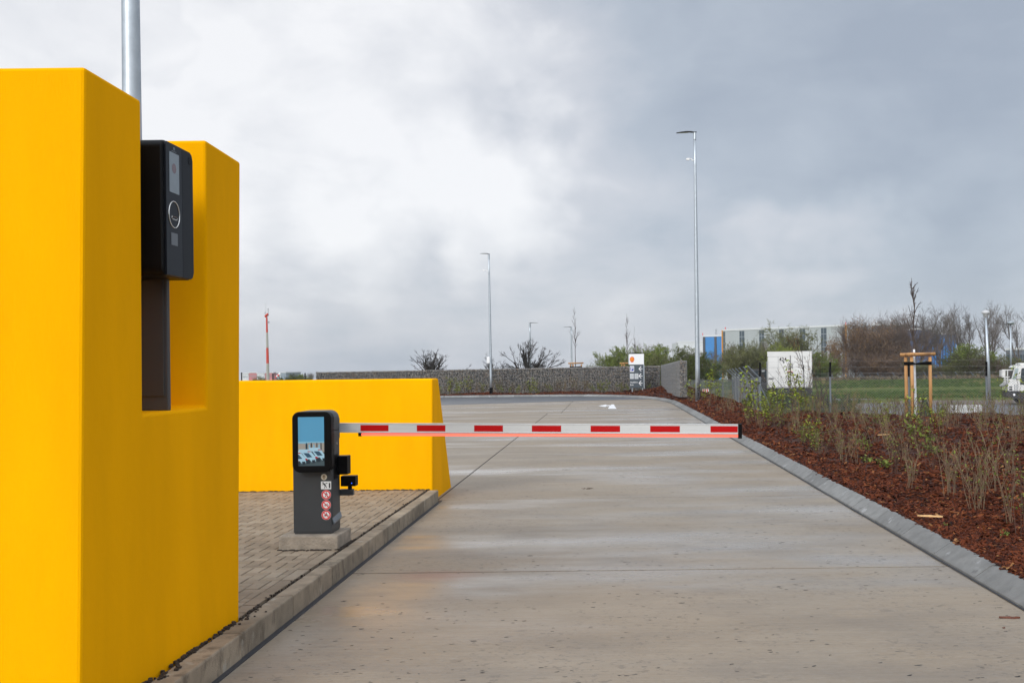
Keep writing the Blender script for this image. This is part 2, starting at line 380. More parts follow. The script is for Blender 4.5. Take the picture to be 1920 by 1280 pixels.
def bed_z(x, y, d=None):
    if d is None: d = kerb_d(x, y)
    if d < 0.15: return -0.12
    top = 0.105 + (0.27*smooth01((d-0.2)/3.2))*(1 - .95*smooth01((y-54)/5)*(1 - smooth01((x-1.5)/2))) + 0.12*smooth01((d-.3)/1.2)*smooth01((y-34)/8)*(1 - smooth01((y-50)/7)) + bed_raw(x, y)*smooth01((d-0.25)/1.0)
    top -= (.11*smooth01((y-17)/8)*smooth01((x-5)/1.5) + .10*smooth01((x-8)/2.5)*smooth01((y-19)/6))*(1 if y < 45 else 0)
    dA = (y - 28.2 - 0.25*sin(x*0.9))/4.5; dB = (x - 4.3)/2.6
    m = 1 - smooth01(min(dA, dB)) if y < 60 else 1.0 - smooth01((x-4.3)/2.6)
    if x > 20: m *= 1 - smooth01((x-20)/5)
    if y > 63: m *= 1 - smooth01((y-63)/4)
    return -1.06 + (top + 1.06)*m
def build_bed():
    st = 0.3; mb = MB(); nx = int((26.4+30)/st); ny = int((68+5)/st); idx = {}; vs = []
    def vid(i, j):
        if (i, j) not in idx:
            x, y = -30 + i*st, -5 + j*st; idx[(i, j)] = len(vs); vs.append((x, y, bed_z(x, y)))
        return idx[(i, j)]
    fs = []
    for j in range(ny):
        for i in range(nx):
            x, y = -30 + (i+.5)*st, -5 + (j+.5)*st
            if x < 2.4 and y < 47: continue
            if x < -1 and y < 57.5: continue
            if kerb_d(x, y) < -0.4: continue
            fs.append((vid(i, j), vid(i+1, j), vid(i+1, j+1), vid(i, j+1)))
    mb.add(vs, fs); return tag(mb.build('planting_bed', M_bark, smooth=True, fix=False), kind='structure')
build_bed()

def build_slabs():
    ys = [-6.5, -1.0, 3.9, 8.57, 13.28, 17.36, 22.6, 27.6, 32.6, 37.6, 44.0, 51.0, 60.0]; g = 0.013
    mb = MB()
    for k in range(len(ys)-1):
        y0, y1 = ys[k]+g, ys[k+1]-g; xj = -2.22 if y1 < 37.7 else -1.74
        for x0, x1 in ((xj+g, 2.95), (-9.0+g, xj-g), (-16+g, -9.0-g), (-30, -16-g)):
            mb.box(x0, x1, y0, y1, -0.2, 0.0)
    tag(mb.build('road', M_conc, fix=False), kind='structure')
    b = MB(); b.box(-30, 2.95, -6.5, 60, -1.1, -0.004); tag(b.build('road_base', M_gap), kind='structure')
build_slabs()
# dark asphalt apron beyond the concrete
ap = MB(); poly = [(-30, 37.5), (-7.7, 47.2), (-2.27, 50.2), (1.85, 52.0), (2.2, 52.2), (1.75, 53.3), (1.1, 55.0), (0.1, 56.6), (-1.3, 57.7), (-3.0, 58.2), (-6, 58.5), (-30, 58.9)]
ap.add([(x, y, 0.004) for x, y in poly], [list(range(len(poly)))]); tag(ap.build('asphalt_apron', M_asph), kind='structure')
# lane beyond the chain link fence
lane = MB(); lp = [(1.5, 41), (5.0, 31), (40, 31), (60, 60)] ; far = [gp(px, py, -0.936) for px, py in ((1960, 748), (1850, 751), (1760, 751.5), (1680, 752.5), (1650, 755), (1560, 757), (1545, 750.5), (1640, 748.5), (1630, 747.3), (1500, 746.8))]
pl = [(x, y, -0.936) for x, y in lp] + [tuple(p) for p in far]
lane.add(pl, [list(range(len(pl)))]); tag(lane.build('asphalt_lane', M_asph2), kind='structure')
vg = MB(); vp = [gp(px, py, -0.930) for px, py in ((1668, 756.5), (1780, 759), (1900, 757.5), (1990, 756), (1980, 747), (1850, 750), (1770, 750), (1690, 751))]
vg.add(vp, [list(range(len(vp)))]); tag(vg.build('gravel_verge', M_dirt), kind='structure')

# kerbs
def kerb_right():
    prof = [(0, -.05), (0, .022), (.012, .034), (.128, .112), (.14, .12), (.185, .122), (.185, -.05)]
    P = resample(KP, 1.0); mb = MB(); g = 0.007
    def nrm(i):
        a = P[max(i-1, 0)]; b = P[min(i+1, len(P)-1)]; dx, dy = b[0]-a[0], b[1]-a[1]; L = math.hypot(dx, dy); return (dy/L, -dx/L), (dx/L, dy/L)
    for i in range(len(P)-1):
        dz = rng.uniform(-.003, .003); off = rng.uniform(-.003, .003); vs = []
        for j, sgn in ((i, 1), (i+1, -1)):
            (nx, ny), (tx, ty) = nrm(j)
            for d, z in prof: vs.append((P[j][0] + nx*(d+off) + tx*g*sgn, P[j][1] + ny*(d+off) + ty*g*sgn, z + dz))
        n = len(prof); mb.add(vs, [(k, (k+1) % n, n+(k+1) % n, n+k) for k in range(n)] + [list(range(n))[::-1], list(range(n, 2*n))], 0, rng.random())
    tag(mb.build('kerb', M_kerb2), kind='structure')
    s = MB(); Q = KP; vs = []
    for i, (x, y) in enumerate(Q):
        a = Q[max(i-1, 0)]; b = Q[min(i+1, len(Q)-1)]; dx, dy = b[0]-a[0], b[1]-a[1]; L = math.hypot(dx, dy)
        vs += [(x - dy/L*0.022, y + dx/L*0.022, .007), (x + dy/L*0.02, y - dx/L*0.02, .007)]
    s.add(vs, [(2*i, 2*i+1, 2*i+3, 2*i+2) for i in range(len(Q)-1)]); tag(s.build('kerb_sealant', M_joint), kind='structure')
kerb_right()
def kerb_left():
    mb = MB(); y = -2.92
    while y < 13.1:
        y1 = min(y+1.0, 13.12); dx = rng.uniform(-.003, .003); dz = rng.uniform(-.002, .002)
        mb.bbox(-2.305+dx, -2.18+dx, y+.005, y1-.005, -0.1, .15+dz, 0.012, 0, rng.random()); y = y1
    tag(mb.build('kerb', M_kerb), kind='structure')
    s = MB(); s.box(-2.19, -2.145, -4, 13.2, -.05, .006); tag(s.build('kerb_sealant', M_joint), kind='structure')
kerb_left()
def paving():
    mb = MB(); x1 = -2.335; L, w = 0.2, 0.1; g = 0.004; x0 = -8.0; y0, y1 = 2.2, 13.3
    def brick(a, b, c, d):
        a, b = max(a, x0), min(b, x1-0.1-.002); c, d = max(c, y0), min(d, y1)
        if b-a < .02 or d-c < .02: return
        dz = rng.uniform(-.0022, .0022); e = .004; z = .15+dz
        vs = [(a+g, c+g, .05), (b-g, c+g, .05), (b-g, d-g, .05), (a+g, d-g, .05), (a+g, c+g, z-e), (b-g, c+g, z-e), (b-g, d-g, z-e), (a+g, d-g, z-e),
              (a+g+e, c+g+e, z), (b-g-e, c+g+e, z), (b-g-e, d-g-e, z), (a+g+e, d-g-e, z)]
        mb.add(vs, [(0, 1, 5, 4), (1, 2, 6, 5), (2, 3, 7, 6), (3, 0, 4, 7), (4, 5, 9, 8), (5, 6, 10, 9), (6, 7, 11, 10), (7, 4, 8, 11), (8, 9, 10, 11)], 0, rng.random())
    y = y0
    while y < y1:                                                    # one course laid along the kerb
        a, b = x1-0.1, x1; z = .15
        mb.box(a+g, b-g, y+g, min(y+L, y1)-g, .05, z + rng.uniform(-.002, .002), 0, rng.random()); y += L
    # herringbone
    n = int((x1-x0)/w)+6; m = int((y1-y0)/w)+6
    for j in range(-4, m):
        for i in range(-4, n):
            k = (i - j) % 4
            X, Y = x0 + i*w, y0 + j*w
            if k == 0: brick(X, X+2*w, Y, Y+w)
            elif k == 3: brick(X, X+w, Y, Y+2*w) if (i-(j+1)) % 4 == 2 else None
    tag(mb.build('paving', M_paver, fix=False), kind='structure')
    b = MB(); b.box(-9, -2.3, -2.9, 13.3, -.05, .132); tag(b.build('paving_joint_sand', M_soil), kind='structure')
paving()

# bark chips lying on the bed: countless, one object
def chips():
    mb = MB(); r = random.Random(11)
    def chip(x, y, s, light=None):
        z = bed_z(x, y)
        if z < -0.5: return
        L = s*r.uniform(.6, 1.9); w = s*r.uniform(.22, .5); h = s*r.uniform(.04, .16); a = r.uniform(0, 2*pi)
        Mx = Matrix.Translation((x, y, z + h*.4 + r.uniform(0, .022))) @ Matrix.Rotation(a, 4, 'Z') @ Matrix.Rotation(r.gauss(0, .32), 4, 'Y') @ Matrix.Rotation(r.gauss(0, .38), 4, 'X')
        t = r.uniform(.5, 1); k = r.uniform(-.3, .3)*w
        P = [(-L/2, -w/2*t, 0), (L/2*t, -w/2+k, 0), (L/2, w/2*t+k, 0), (-L/2*t, w/2, 0)]
        v = [Mx @ Vector((p[0], p[1], h*.5 + r.uniform(-.1, .1)*s)) for p in P] + [Mx @ Vector((p[0]*1.04, p[1]*1.04, -h*.6)) for p in P]
        va = light if light is not None else min(1, max(0, abs(r.gauss(.30, .20))))
        if light is None and r.random() < .018: va = r.uniform(.8, 1)
        mb.add(v, [(0, 1, 2, 3), (0, 4, 5, 1), (1, 5, 6, 2), (2, 6, 7, 3), (3, 7, 4, 0)], 0, va)
    n = 0
    while n < 52000:
        y = 7.0 + 23*(r.random()**1.75); x = 3.01 + abs(r.random())*(max(0.5, .415*y + .6 - 3.01)) - (.07 if r.random() < .004 else 0)
        chip(x, y, r.uniform(.022, .052)*(1 + y/26)); n += 1
    for _ in range(22000):                       # the rest of the bed, coarser
        y = -4 + 34*r.random(); x = 3.0 + 13*r.random()
        if x < .415*y + .6 and y > 7: continue
        chip(x, y, r.uniform(.05, .09))
    for _ in range(16000):
        y = r.uniform(26, 58); d = r.uniform(.2, 2.6)
        x = 2.83 + d if y < 45 else r.uniform(0, 5.5)
        if kerb_d(x, y) < .27: continue
        chip(x, y, r.uniform(.06, .11))
    for _ in range(9000):
        x = r.uniform(-13, 3.2); y = r.uniform(57, 61.6)
        if kerb_d(x, y) < .27: continue
        chip(x, y, r.uniform(.07, .13))
    tag(mb.build('bark_mulch', M_chip, fix=False), 'loose red brown bark chips covering the whole planting bed', 'bark mulch', kind='stuff')
chips()

# shrinkage nicks and specks in the concrete: countless, one object
def nicks():
    r = random.Random(21); mb = MB(); M_n = mat('dark_nicks', (.045, .043, .045), .9, var=[(.03, .03, .032), (.08, .075, .07), (.13, .12, .11)])
    M_n.node_tree.nodes['Principled BSDF'].inputs['Specular IOR Level'].default_value = .1
    for _ in range(2500):
        y = 4.8 + 15*(r.random()**1.5); x = r.uniform(-2.1, 2.78)
        if .5 + .5*sin(x*1.7 + 2*sin(y*1.1))*sin(y*1.9 + .7*x) < r.random()*.75: continue
        L = r.uniform(.006, .021)*(1.5 if r.random() < .06 else 1); w = L*r.uniform(.14, .45); a = r.gauss(.12, .32); n = 7; P = []
        bend = r.uniform(-.5, .5)
        for k in range(n):
            t = 2*pi*k/n; u, v = L*cos(t)*r.uniform(.75, 1.1), w*sin(t)*r.uniform(.6, 1.2); v += bend*u*u/L; P.append((x + u*cos(a) - v*sin(a), y + u*sin(a) + v*cos(a), .0012))
        mb.add(P, [list(range(n))], 0, min(1, abs(r.gauss(.25, .3))))
    tag(mb.build('concrete_nicks', M_n, fix=False), 'small dark nicks and specks scattered over the concrete lane', 'nicks', kind='stuff')
nicks()

# ------------------------------------------------------------------ yellow walls
def prof_x(poly, x0, x1):
    mb = MB(); mb.prism(poly, lambda a, b, t: Vector((t, a, b)), x0, x1); return mb
NY0, NY1 = 5.165, 5.975
w = thing('yellow_wall', 'tall yellow rendered wall with a notch cut into its top holding a black terminal', 'wall', (-2.83, 5.5, .13))
place(prof_x([(4.505, .1), (6.45, .1), (6.57, 3.028), (NY1+.03, 3.046), (NY1, 1.488), (NY0-.01, 1.488), (NY0+.01, 3.062), (4.615, 3.070)], -2.33, -3.35), w, 'wall_body', M_yellow, bevel=0.016, seg=2)
w2 = thing('yellow_wall', 'low yellow rendered wall with a sloping back, behind the barrier post', 'wall', (-5.5, 13.9, 0))
place(prof_x([(13.14, -.05), (14.74, -.05), (13.70, 1.565), (13.25, 1.565)], -2.26, -10.0), w2, 'wall_body', M_yellow, bevel=0.022, seg=2)
# loose soil swept against the foot of the tall wall
sm = MB()
for _ in range(240):
    y = rng.uniform(4.3, 6.75); x = -2.325 + abs(rng.gauss(0, .018 + .03*max(0, sin(y*5.1))**3)); s = rng.uniform(.003, .011)
    sm.bbox(x-s, x+s, y-s, y+s, .147, .152+s, s*.3, M=None) if False else sm.box(x-s, x+s*.8, y-s, y+s*.7, .146, .151+s)
for _ in range(150):
    y = rng.uniform(6.6, 13.1); x = -2.32 + rng.gauss(0, .012); s = rng.uniform(.003, .009)
    sm.box(x-s, x+s*.8, y-s, y+s*.7, .140, .149+s*.8)
for _ in range(260):
    x = rng.uniform(-5, -2.3); y = 13.14 - abs(rng.gauss(0, .02)); s = rng.uniform(.004, .012)
    sm.box(x-s, x+s*.8, y-s, y+s*.7, .146, .151+s)
for _ in range(150):
    a = rng.random(); x, y = ((-2.85 + .5*a, 8.84 - abs(rng.gauss(0, .012))) if rng.random() < .5 else (-2.34 + abs(rng.gauss(0, .015)), 8.85 + .45*a)); s = rng.uniform(.004, .010)
    sm.box(x-s, x+s, y-s, y+s, .146, .150+s)
tag(sm.build('loose_soil', M_soil, fix=False), 'crumbs of dark soil lying along the kerb joint and wall foot', 'soil', kind='stuff')

# ------------------------------------------------------------------ terminal for drivers
M_dark = mat('satin_black_housing', (0.003, 0.003, 0.0035), 0.40, bump=0.06, bscale=350, spec=.15)
M_panel = mat('dark_blue_black_glass', (0.008, 0.010, 0.015), 0.3, spec=0.10)
M_panel2 = mat('black_glass_strip', (0.003, 0.0035, 0.006), 0.3, spec=0.07)
M_lcd = mat('unlit_grey_display', (0.20, 0.235, 0.26), 0.15, vary=0.08, vscale=10)
M_pad = mat('grey_reader_pad', (0.085, 0.095, 0.108), 0.3)
M_chrome = mat('brushed_chrome', (0.72, 0.70, 0.66), 0.25, 1.0)
M_faint = mat('faint_red_graphic', (0.16, 0.10, 0.11), 0.2)
T = thing('parking_terminal', 'black intercom terminal on a grey pedestal in the notch of the tall yellow wall', 'terminal', (-2.45, 5.48, 1.488))
mb = MB(); mb.bbox(-2.80, -2.384, 5.575, 5.612, 1.488, 2.30, .006); ped = place(mb, T, 'pedestal', mat('pedestal_grey', (.05, .053, .058), .55))
mb = MB(); mb.bbox(-2.78, -2.402, 5.567, 5.576, 1.565, 2.28, .003); sub(mb, ped, 'door', M_anth2)
yz = lambda a, b, t: Vector((t, a, b))
mb = MB(); mb.prism(rrect(5.30, 5.672, 2.195, 2.90, .045), yz, -2.66, -2.283); hs = place(mb, T, 'housing', M_dark, bevel=.012, smooth=False, seg=3)
# front glass: wide matt panel and a darker strip
mb = MB(); mb.prism([(5.318, 2.20), (5.52, 2.20), (5.52, 2.893), (5.335, 2.893), (5.318, 2.875)], yz, -2.285, -2.272); fp = place(mb, T, 'front_panel', M_panel, bevel=.002)
mb = MB(); mb.prism([p for p in rrect(5.48, 5.668, 2.20, 2.893, .042) if p[0] > 5.522] + [(5.522, 2.893), (5.522, 2.20)], yz, -2.285, -2.273)
P2 = [(5.522, 2.20), (5.63, 2.20), (5.655, 2.212), (5.667, 2.24), (5.667, 2.852), (5.655, 2.88), (5.63, 2.893), (5.522, 2.893)]
mb = MB(); mb.prism(P2, yz, -2.285, -2.273); st = place(mb, T, 'dark_strip', M_panel2, bevel=.002)
mb = MB(); mb.prism(rrect(5.358, 5.478, 2.635, 2.846, .004), yz, -2.2722, -2.2700); sc = sub(mb, fp, 'display', M_lcd)
mb = MB(); mb.prism(circ(5.415, 2.765, .026, 16), yz, -2.2702, -2.2692); sub(mb, fp, 'display_graphic', M_faint)
mb = MB(); R = []
for i in range(41):
    a = 2*pi*i/40; R.append((-2.271, 5.412 + .066*cos(a), 2.522 + .069*sin(a)))
mb.tube(R, .0034, 6, cap=False); sub(mb, fp, 'call_ring', M_chrome, smooth=True)
mb = MB(); Q = rrect(5.383, 5.447, 2.497, 2.511, .006, 3); Q = [(-2.271, a, b) for a, b in Q]; mb.tube(Q + Q[:1], .0018, 5, cap=False); sub(mb, fp, 'card_slot', M_chrome)
mb = MB(); mb.prism(rrect(5.372, 5.452, 2.36, 2.425, .003), yz, -2.2722, -2.2703); sub(mb, fp, 'reader_pad', M_pad)
mb = MB(); mb.prism(rrect(5.408, 5.432, 2.862, 2.877, .002), yz, -2.2722, -2.2710); mb.prism(rrect(5.39, 5.45, 2.853, 2.857, .001), yz, -2.2722, -2.2712); sub(mb, fp, 'emblem', M_pad)
mb = MB(); mb.prism(circ(5.627, 2.845, .022, 18), yz, -2.2732, -2.2712); sub(mb, st, 'camera_window', M_black)

# ------------------------------------------------------------------ barrier
pl = MB(); pl.bbox(-2.850, -2.342, 8.85, 9.32, .14, .270, .012)
M_plinth = mat('rough_cast_concrete', (0.29, 0.245, 0.19), 0.9, vary=0.3, vscale=9, bump=1.0, bscale=70)
tag(pl.build('concrete_plinth', M_plinth), 'rough concrete plinth under the grey barrier post', 'plinth')
G = thing('parking_barrier', 'anthracite barrier post with a screen and a lowered red and white boom', 'barrier', (-2.585, 9.09, .27))
xz = lambda a, b, t: Vector((a, t, b))
mb = MB(); mb.bbox(-2.752, -2.420, 8.955, 9.245, .282, 1.16, .006); body = place(mb, G, 'body', M_anth)
mb = MB(); mb.box(-2.745, -2.427, 8.962, 9.24, .27, .283); place(mb, G, 'base_plate', M_anth2)
# hood with rounded shoulders
hp = [(-2.752, 1.164)] + [(-2.42, 1.164)] + [(-2.42 - .075 + .075*cos(RAD(a)), 1.262 + .075*sin(RAD(a))) for a in range(0, 91, 15)] + [(-2.752 + .075 - .075*sin(RAD(a)), 1.262 + .075*cos(RAD(a))) for a in range(0, 91, 15)]
mb = MB(); mb.prism(hp, xz, 8.955, 9.25); place(mb, G, 'hood', M_anth, bevel=.004)
# screen housing
XL, XR, ZB, ZT = -2.724, -2.386, .818, 1.338
mb = MB(); mb.prism(rrect(XL, XR, ZB, ZT, .062, 8), xz, 8.85, 8.953); bez = place(mb, G, 'screen_housing', M_black, bevel=.007, seg=2)
mb = MB()
for k in range(11): mb.box(XR-.0005, XR+.0012, 8.915, 8.935, 1.02+.021*k, 1.03+.021*k)
sub(mb, bez, 'vent_slots', M_anth2)
# the picture on the screen
def smat(n, c, e=0.30): return mat(n, c, 0.25, emit=e)
SM = [smat('screen_sky', hx('4a88a8'), .16), smat('screen_sky_low', hx('6a9db4'), .16), smat('screen_building', hx('8a867e'), .16), smat('screen_dark', hx('23323c'), .1),
      smat('screen_van_white', hx('8fb0bf'), .18), smat('screen_red', hx('962530'), .16), smat('screen_window', hx('2c4a5e'), .15), smat('screen_tarmac', hx('3a4c52'), .15)]
sx0 = (-592 - 0.0)  # screen rectangle in the bezel
a0 = pt(500+234/4, 740+167/4, 8.848); a1 = pt(500+433/4, 740+531/4, 8.848)
def SP(u, v, k=0): return Vector((a0.x + (a1.x-a0.x)*u, 8.8492 - .0005*k, a0.z + (a1.z-a0.z)*v))
mb = MB()
def spoly(P, mi, k): mb.add([SP(u, v, k) for u, v in P], [list(range(len(P)))], mi)
spoly([(0, 0), (1, 0), (1, .55), (0, .55)], 0, 0); spoly([(0, .55), (1, .55), (1, 1), (0, 1)], 7, 0); spoly([(0, .50), (1, .50), (1, .55), (0, .55)], 1, 1)
spoly([(0, .54), (.28, .54), (.28, .72), (0, .72)], 2, 2); spoly([(.36, .53), (1, .53), (1, .72), (.36, .72)], 2, 2)
for u0, u1 in ((.30, .34), (.48, .53), (.70, .74), (.86, .90)): spoly([(u0, .53), (u1, .53), (u1, .70), (u0, .70)], 3, 3)
for u0 in (.40, .58, .78): spoly([(u0, .56), (u0+.05, .56), (u0+.05, .64), (u0, .64)], 1, 3)
for du, dv in ((.42, -.035), (.02, 0.0), (-.36, .03)):
    k = 4 + 3*(.42-du)*2
    spoly([(du, .66+dv), (du+.40, .66+dv), (du+.62, .80+dv), (du+.66, .90+dv), (du+.52, .93+dv), (du+.40, .86+dv), (du, .88+dv)], 4, k)
    spoly([(du+.17, .735+dv), (du+.38, .735+dv), (du+.52, .82+dv), (du+.33, .83+dv)], 6, k+.5)
    spoly([(du-.02, .74+dv), (du+.12, .735+dv), (du+.24, .83+dv), (du+.03, .82+dv)], 3, k+.5)
    spoly([(du+.16, .845+dv), (du+.30, .845+dv), (du+.38, .885+dv), (du+.2, .875+dv)], 5, k+.5); spoly([(du+.34, .695+dv), (du+.46, .70+dv), (du+.46, .715+dv), (du+.34, .715+dv)], 5, k+.5)
    spoly([(du+.50, .88+dv), (du+.63, .875+dv), (du+.63, .935+dv), (du+.52, .945+dv)], 3, k+.5)
    spoly([(du+.28, .88+dv), (du+.42, .87+dv), (du+.44, .95+dv), (du+.30, .96+dv)], 3, k+.6)
# clip everything to the screen rectangle
for i, v in enumerate(mb.v):
    mb.v[i] = (min(max(v[0], a0.x), a1.x), v[1], min(max(v[2], a1.z), a0.z))
sub(mb, bez, 'screen', SM, fix=False)
# side door, lock, flap
mb = MB(); mb.bbox(-2.4215, -2.4165, 8.975, 9.228, .40, 1.09, .002); sd = place(mb, G, 'side_door', M_anth2)
mb = MB(); mb.prism(circ(9.14, 1.045, .010, 12), yz, -2.4170, -2.4135); sub(mb, sd, 'lock', M_chrome)
mb = MB(); mb.add([(-2.4165, 8.962, .405), (-2.4165, 9.235, .43), (-2.402, 9.235, .385), (-2.402, 8.975, .360), (-2.4165, 9.235, .355), (-2.4165, 8.985, .345)],
                  [(0, 1, 2, 3), (3, 2, 4, 5), (0, 3, 5), (1, 4, 2)]); place(mb, G, 'kick_flap', mat('grey_flap', (.13, .15, .17), .35))
mb = MB(); mb.bbox(-2.419, -2.325, 9.14, 9.262, .765, .93, .004); mb.bbox(-2.428, -2.414, 9.02, 9.16, .735, .95, .003); place(mb, G, 'sensor_box', M_black)
mb = MB(); mb.bbox(-2.43, -2.308, 9.262, 9.318, .565, .62, .004); br = place(mb, G, 'scanner_bracket', M_anth)
mb = MB(); mb.tube([(-2.342, 9.29, .618), (-2.342, 9.29, .655)], .019, 14); sub(mb, br, 'swivel', M_black)
mb = MB(); mb.prism(rrect(-2.412, -2.278, .650, .742, .006), xz, 9.235, 9.335); sub(mb, br, 'scanner_head', M_black, bevel=.004)
mb = MB(); mb.prism(circ(-2.312, .678, .0045, 8), xz, 9.236, 9.2335); sub(mb, br, 'indicator', mat('blue_indicator', (.02, .12, .9), .3, emit=1.5))
# stickers on the front
M_stw = mat('sticker_white', (.70, .71, .70), .45); M_str = mat('sticker_red', (.62, .012, .015), .45); M_stk = mat('sticker_black', (.012, .012, .013), .5); M_cream = mat('sticker_cream', (.62, .56, .43), .45); M_brown = mat('sticker_brown', (.22, .13, .05), .5)
def spos(zx, zy): p = pt(500+zx/4, 740+zy/4, 8.955); return p.x, p.z
fy = 8.955
def layer(mb, P, k, mi): mb.add([(a, fy - .0006*k - .0004, b) for a, b in P], [list(range(len(P)))], mi)
def thick(P, w):
    "a polyline as a flat band"
    out = []
    for (x0, z0), (x1, z1) in zip(P, P[1:]):
        L = math.hypot(x1-x0, z1-z0) or 1; nx, nz = -(z1-z0)/L*w/2, (x1-x0)/L*w/2
        out.append([(x0+nx, z0+nz), (x1+nx, z1+nz), (x1-nx, z1-nz), (x0-nx, z0-nz)])
    return out
def prohibition(zy, figure):
    cx, cz = spos(447, zy); r = .0415; mb = MB()
    layer(mb, circ(cx, cz, r, 32), 1, 0); layer(mb, circ(cx, cz, r*.96, 32), 2, 1); layer(mb, circ(cx, cz, r*.68, 32), 3, 0)
    for P, w in figure:
        if w == 0: layer(mb, [(cx + a*r, cz + b*r) for a, b in P], 4, 2)
        else:
            for q in thick([(cx + a*r, cz + b*r) for a, b in P], w*r): layer(mb, q, 4, 2)
    for q in thick([(cx - .58*r, cz + .58*r), (cx + .58*r, cz - .58*r)], .19*r): layer(mb, q, 5, 1)
    return mb
walker = [(circ(.02, .50, .10, 10), 0), ([(-.02, .38), (.14, .34), (.10, -.05), (-.08, -.05)], 0), ([(-.02, -.02), (-.16, -.28), (-.30, -.52)], .13), ([(.06, -.02), (.16, -.28), (.24, -.56)], .13),
          ([(-.02, .33), (-.18, .16), (-.26, -.02)], .09), ([(.12, .30), (.26, .14), (.32, .0)], .09)]
bike = [([(-.32 + .20*cos(t/10*2*pi), -.14 + .20*sin(t/10*2*pi)) for t in range(11)], .055), ([(.32 + .20*cos(t/10*2*pi), -.14 + .20*sin(t/10*2*pi)) for t in range(11)], .055),
        ([(-.32, -.14), (-.1, .2), (.22, .2), (.32, -.14)], .055), ([(-.1, .2), (0, -.14), (.22, .2)], .055), ([(0, -.14), (-.32, -.14)], .055), ([(.14, .32), (.3, .32)], .06)]
moto = [([(-.34 + .16*cos(t/10*2*pi), -.2 + .16*sin(t/10*2*pi)) for t in range(11)], .08), ([(.34 + .16*cos(t/10*2*pi), -.2 + .16*sin(t/10*2*pi)) for t in range(11)], .08),
        ([(-.4, .02), (-.1, .06), (.1, .02), (.3, .1), (.2, -.18), (-.2, -.2)], 0), ([(-.1, .04), (.02, .34), (.14, .26), (.12, .04)], 0), (circ(.04, .44, .10, 10), 0), ([(.08, .28), (.26, .14)], .09)]
SMT = [M_stw, M_str, M_stk, M_cream, M_brown]
for zy, fig, lb in ((748, walker, 'round red sticker forbidding walking'), (824, bike, 'round red sticker forbidding bicycles'), (900, moto, 'round red sticker forbidding motorcycles')):
    o = place(prohibition(zy, fig), G, 'sticker', SMT, fix=False); o['label'] = lb
mb = MB(); cx, cz = spos(430, 615)
layer(mb, circ(cx, cz, .0265, 28), 1, 3); layer(mb, circ(cx, cz+.010, .007, 12), 2, 4)
for P, w in (([(0, .004), (0, -.019)], .011), ([(-.016, .001), (0, .006), (.016, .001)], .004), ([(-.02, -.006), (-.012, -.006)], .003), ([(.012, -.006), (.02, -.006)], .003)):
    for q in thick([(cx+a, cz+b) for a, b in P], w): layer(mb, q, 2, 4)
o = place(mb, G, 'sticker', SMT, fix=False); o['label'] = 'small round cream sticker with a brown emblem'
mb = MB(); (xa, za), (xb, zb) = spos(407, 648), spos(484, 706); layer(mb, rrect(xa, xb, zb, za, .003, 2), 1, 0)
cx, cz = (xa+xb)/2, (za+zb)/2
layer(mb, [(xb-.020, cz-.024), (xb-.007, cz-.024), (xb-.007, cz+.020), (xb-.020, cz+.020)], 2, 2)
layer(mb, circ(xa+.018, cz+.022, .0065, 10), 2, 2)
for P, w in (([(xa+.022, cz+.016), (xa+.040, cz-.004)], .012), ([(xa+.040, cz-.004), (xa+.052, cz-.022)], .006), ([(xa+.036, cz-.002), (xa+.032, cz-.026)], .006), ([(xa+.012, cz+.004), (xa+.026, cz+.012), (xa+.05, cz+.016)], .005), ([(xa+.046, cz+.02), (xa+.058, cz+.017)], .004)):
    for q in thick(P, w): layer(mb, q, 2, 2)
o = place(mb, G, 'sticker', SMT, fix=False); o['label'] = 'white rectangular warning sticker with a person struck by the boom'
# boom
B0 = pt(596, 801.4, 9.36); B1 = pt(1391, 804.0, 9.045); BD = (B1-B0).normalized(); BN = Vector((BD.y, -BD.x, 0)).normalized()
BU = BD.cross(BN); BU = BU if BU.z > 0 else -BU
def along(px):
    u = (px - PX - 118*RO)/F; t = (u*B0.y - B0.x)/(BD.x - u*BD.y); return t
LB = (B1-B0).length
MBm = Matrix((( BD.x, -BN.x, BU.x, B0.x), (BD.y, -BN.y, BU.y, B0.y), (BD.z, -BN.z, BU.z, B0.z), (0, 0, 0, 1)))
h = .0425
pr = [(-.024, -h), (.024, -h), (.024, -h+.008), (.021, -h+.010), (.021, h-.010), (.024, h-.008), (.024, h), (-.024, h), (-.024, h-.008), (-.021, h-.010), (-.021, -h+.010), (-.024, -h+.008)]
M_alu = mat('brushed_aluminium_boom', (0.55, 0.56, 0.55), 0.45, 0.25, vary=0.05, vscale=8, stretch=(.2, 1, 6))
mb = MB(); mb.prism(pr, lambda a, b, t: MBm @ Vector((t, a, b)), 0, LB - .03); arm = place(mb, G, 'boom', M_alu)
t0s = (677.3, 782.8, 890, 998, 1107.8, 1219.3, 1332); t1s = (729.8, 836.2, 943.8, 1052.7, 1162.9, 1274.8, 1383)
M_frame = mat('film_edge', (0.62, 0.62, 0.60), .4)
for i, (a, b) in enumerate(zip(t0s, t1s)):
    mb = MB(); A, Bq = along(a), along(b)
    mb.prism([(A, -.0285), (Bq, -.0285), (Bq, .0265), (A, .0265)], lambda p, q, t: MBm @ Vector((p, t, q)), -.0208, -.0222)
    sub(mb, arm, 'red_stripe', M_red)
mb = MB(); mb.prism([(-.028, -.082), (.028, -.082), (.028, .047), (-.028, .047)], lambda a, b, t: MBm @ Vector((t, a, b)), LB-.034, LB); sub(mb, arm, 'end_cap', M_black, bevel=.003)
M_led = mat('red_light_strip', (1.0, 0.13, 0.085), 0.4, emit=1.0)
t0, t1 = along(678), LB-.034
mb = MB(); mb.tube([MBm @ Vector((t0, 0, -.060)), MBm @ Vector((t1, 0, -.060))], .0125, 12); sub(mb, arm, 'light_strip', M_led, smooth=True)
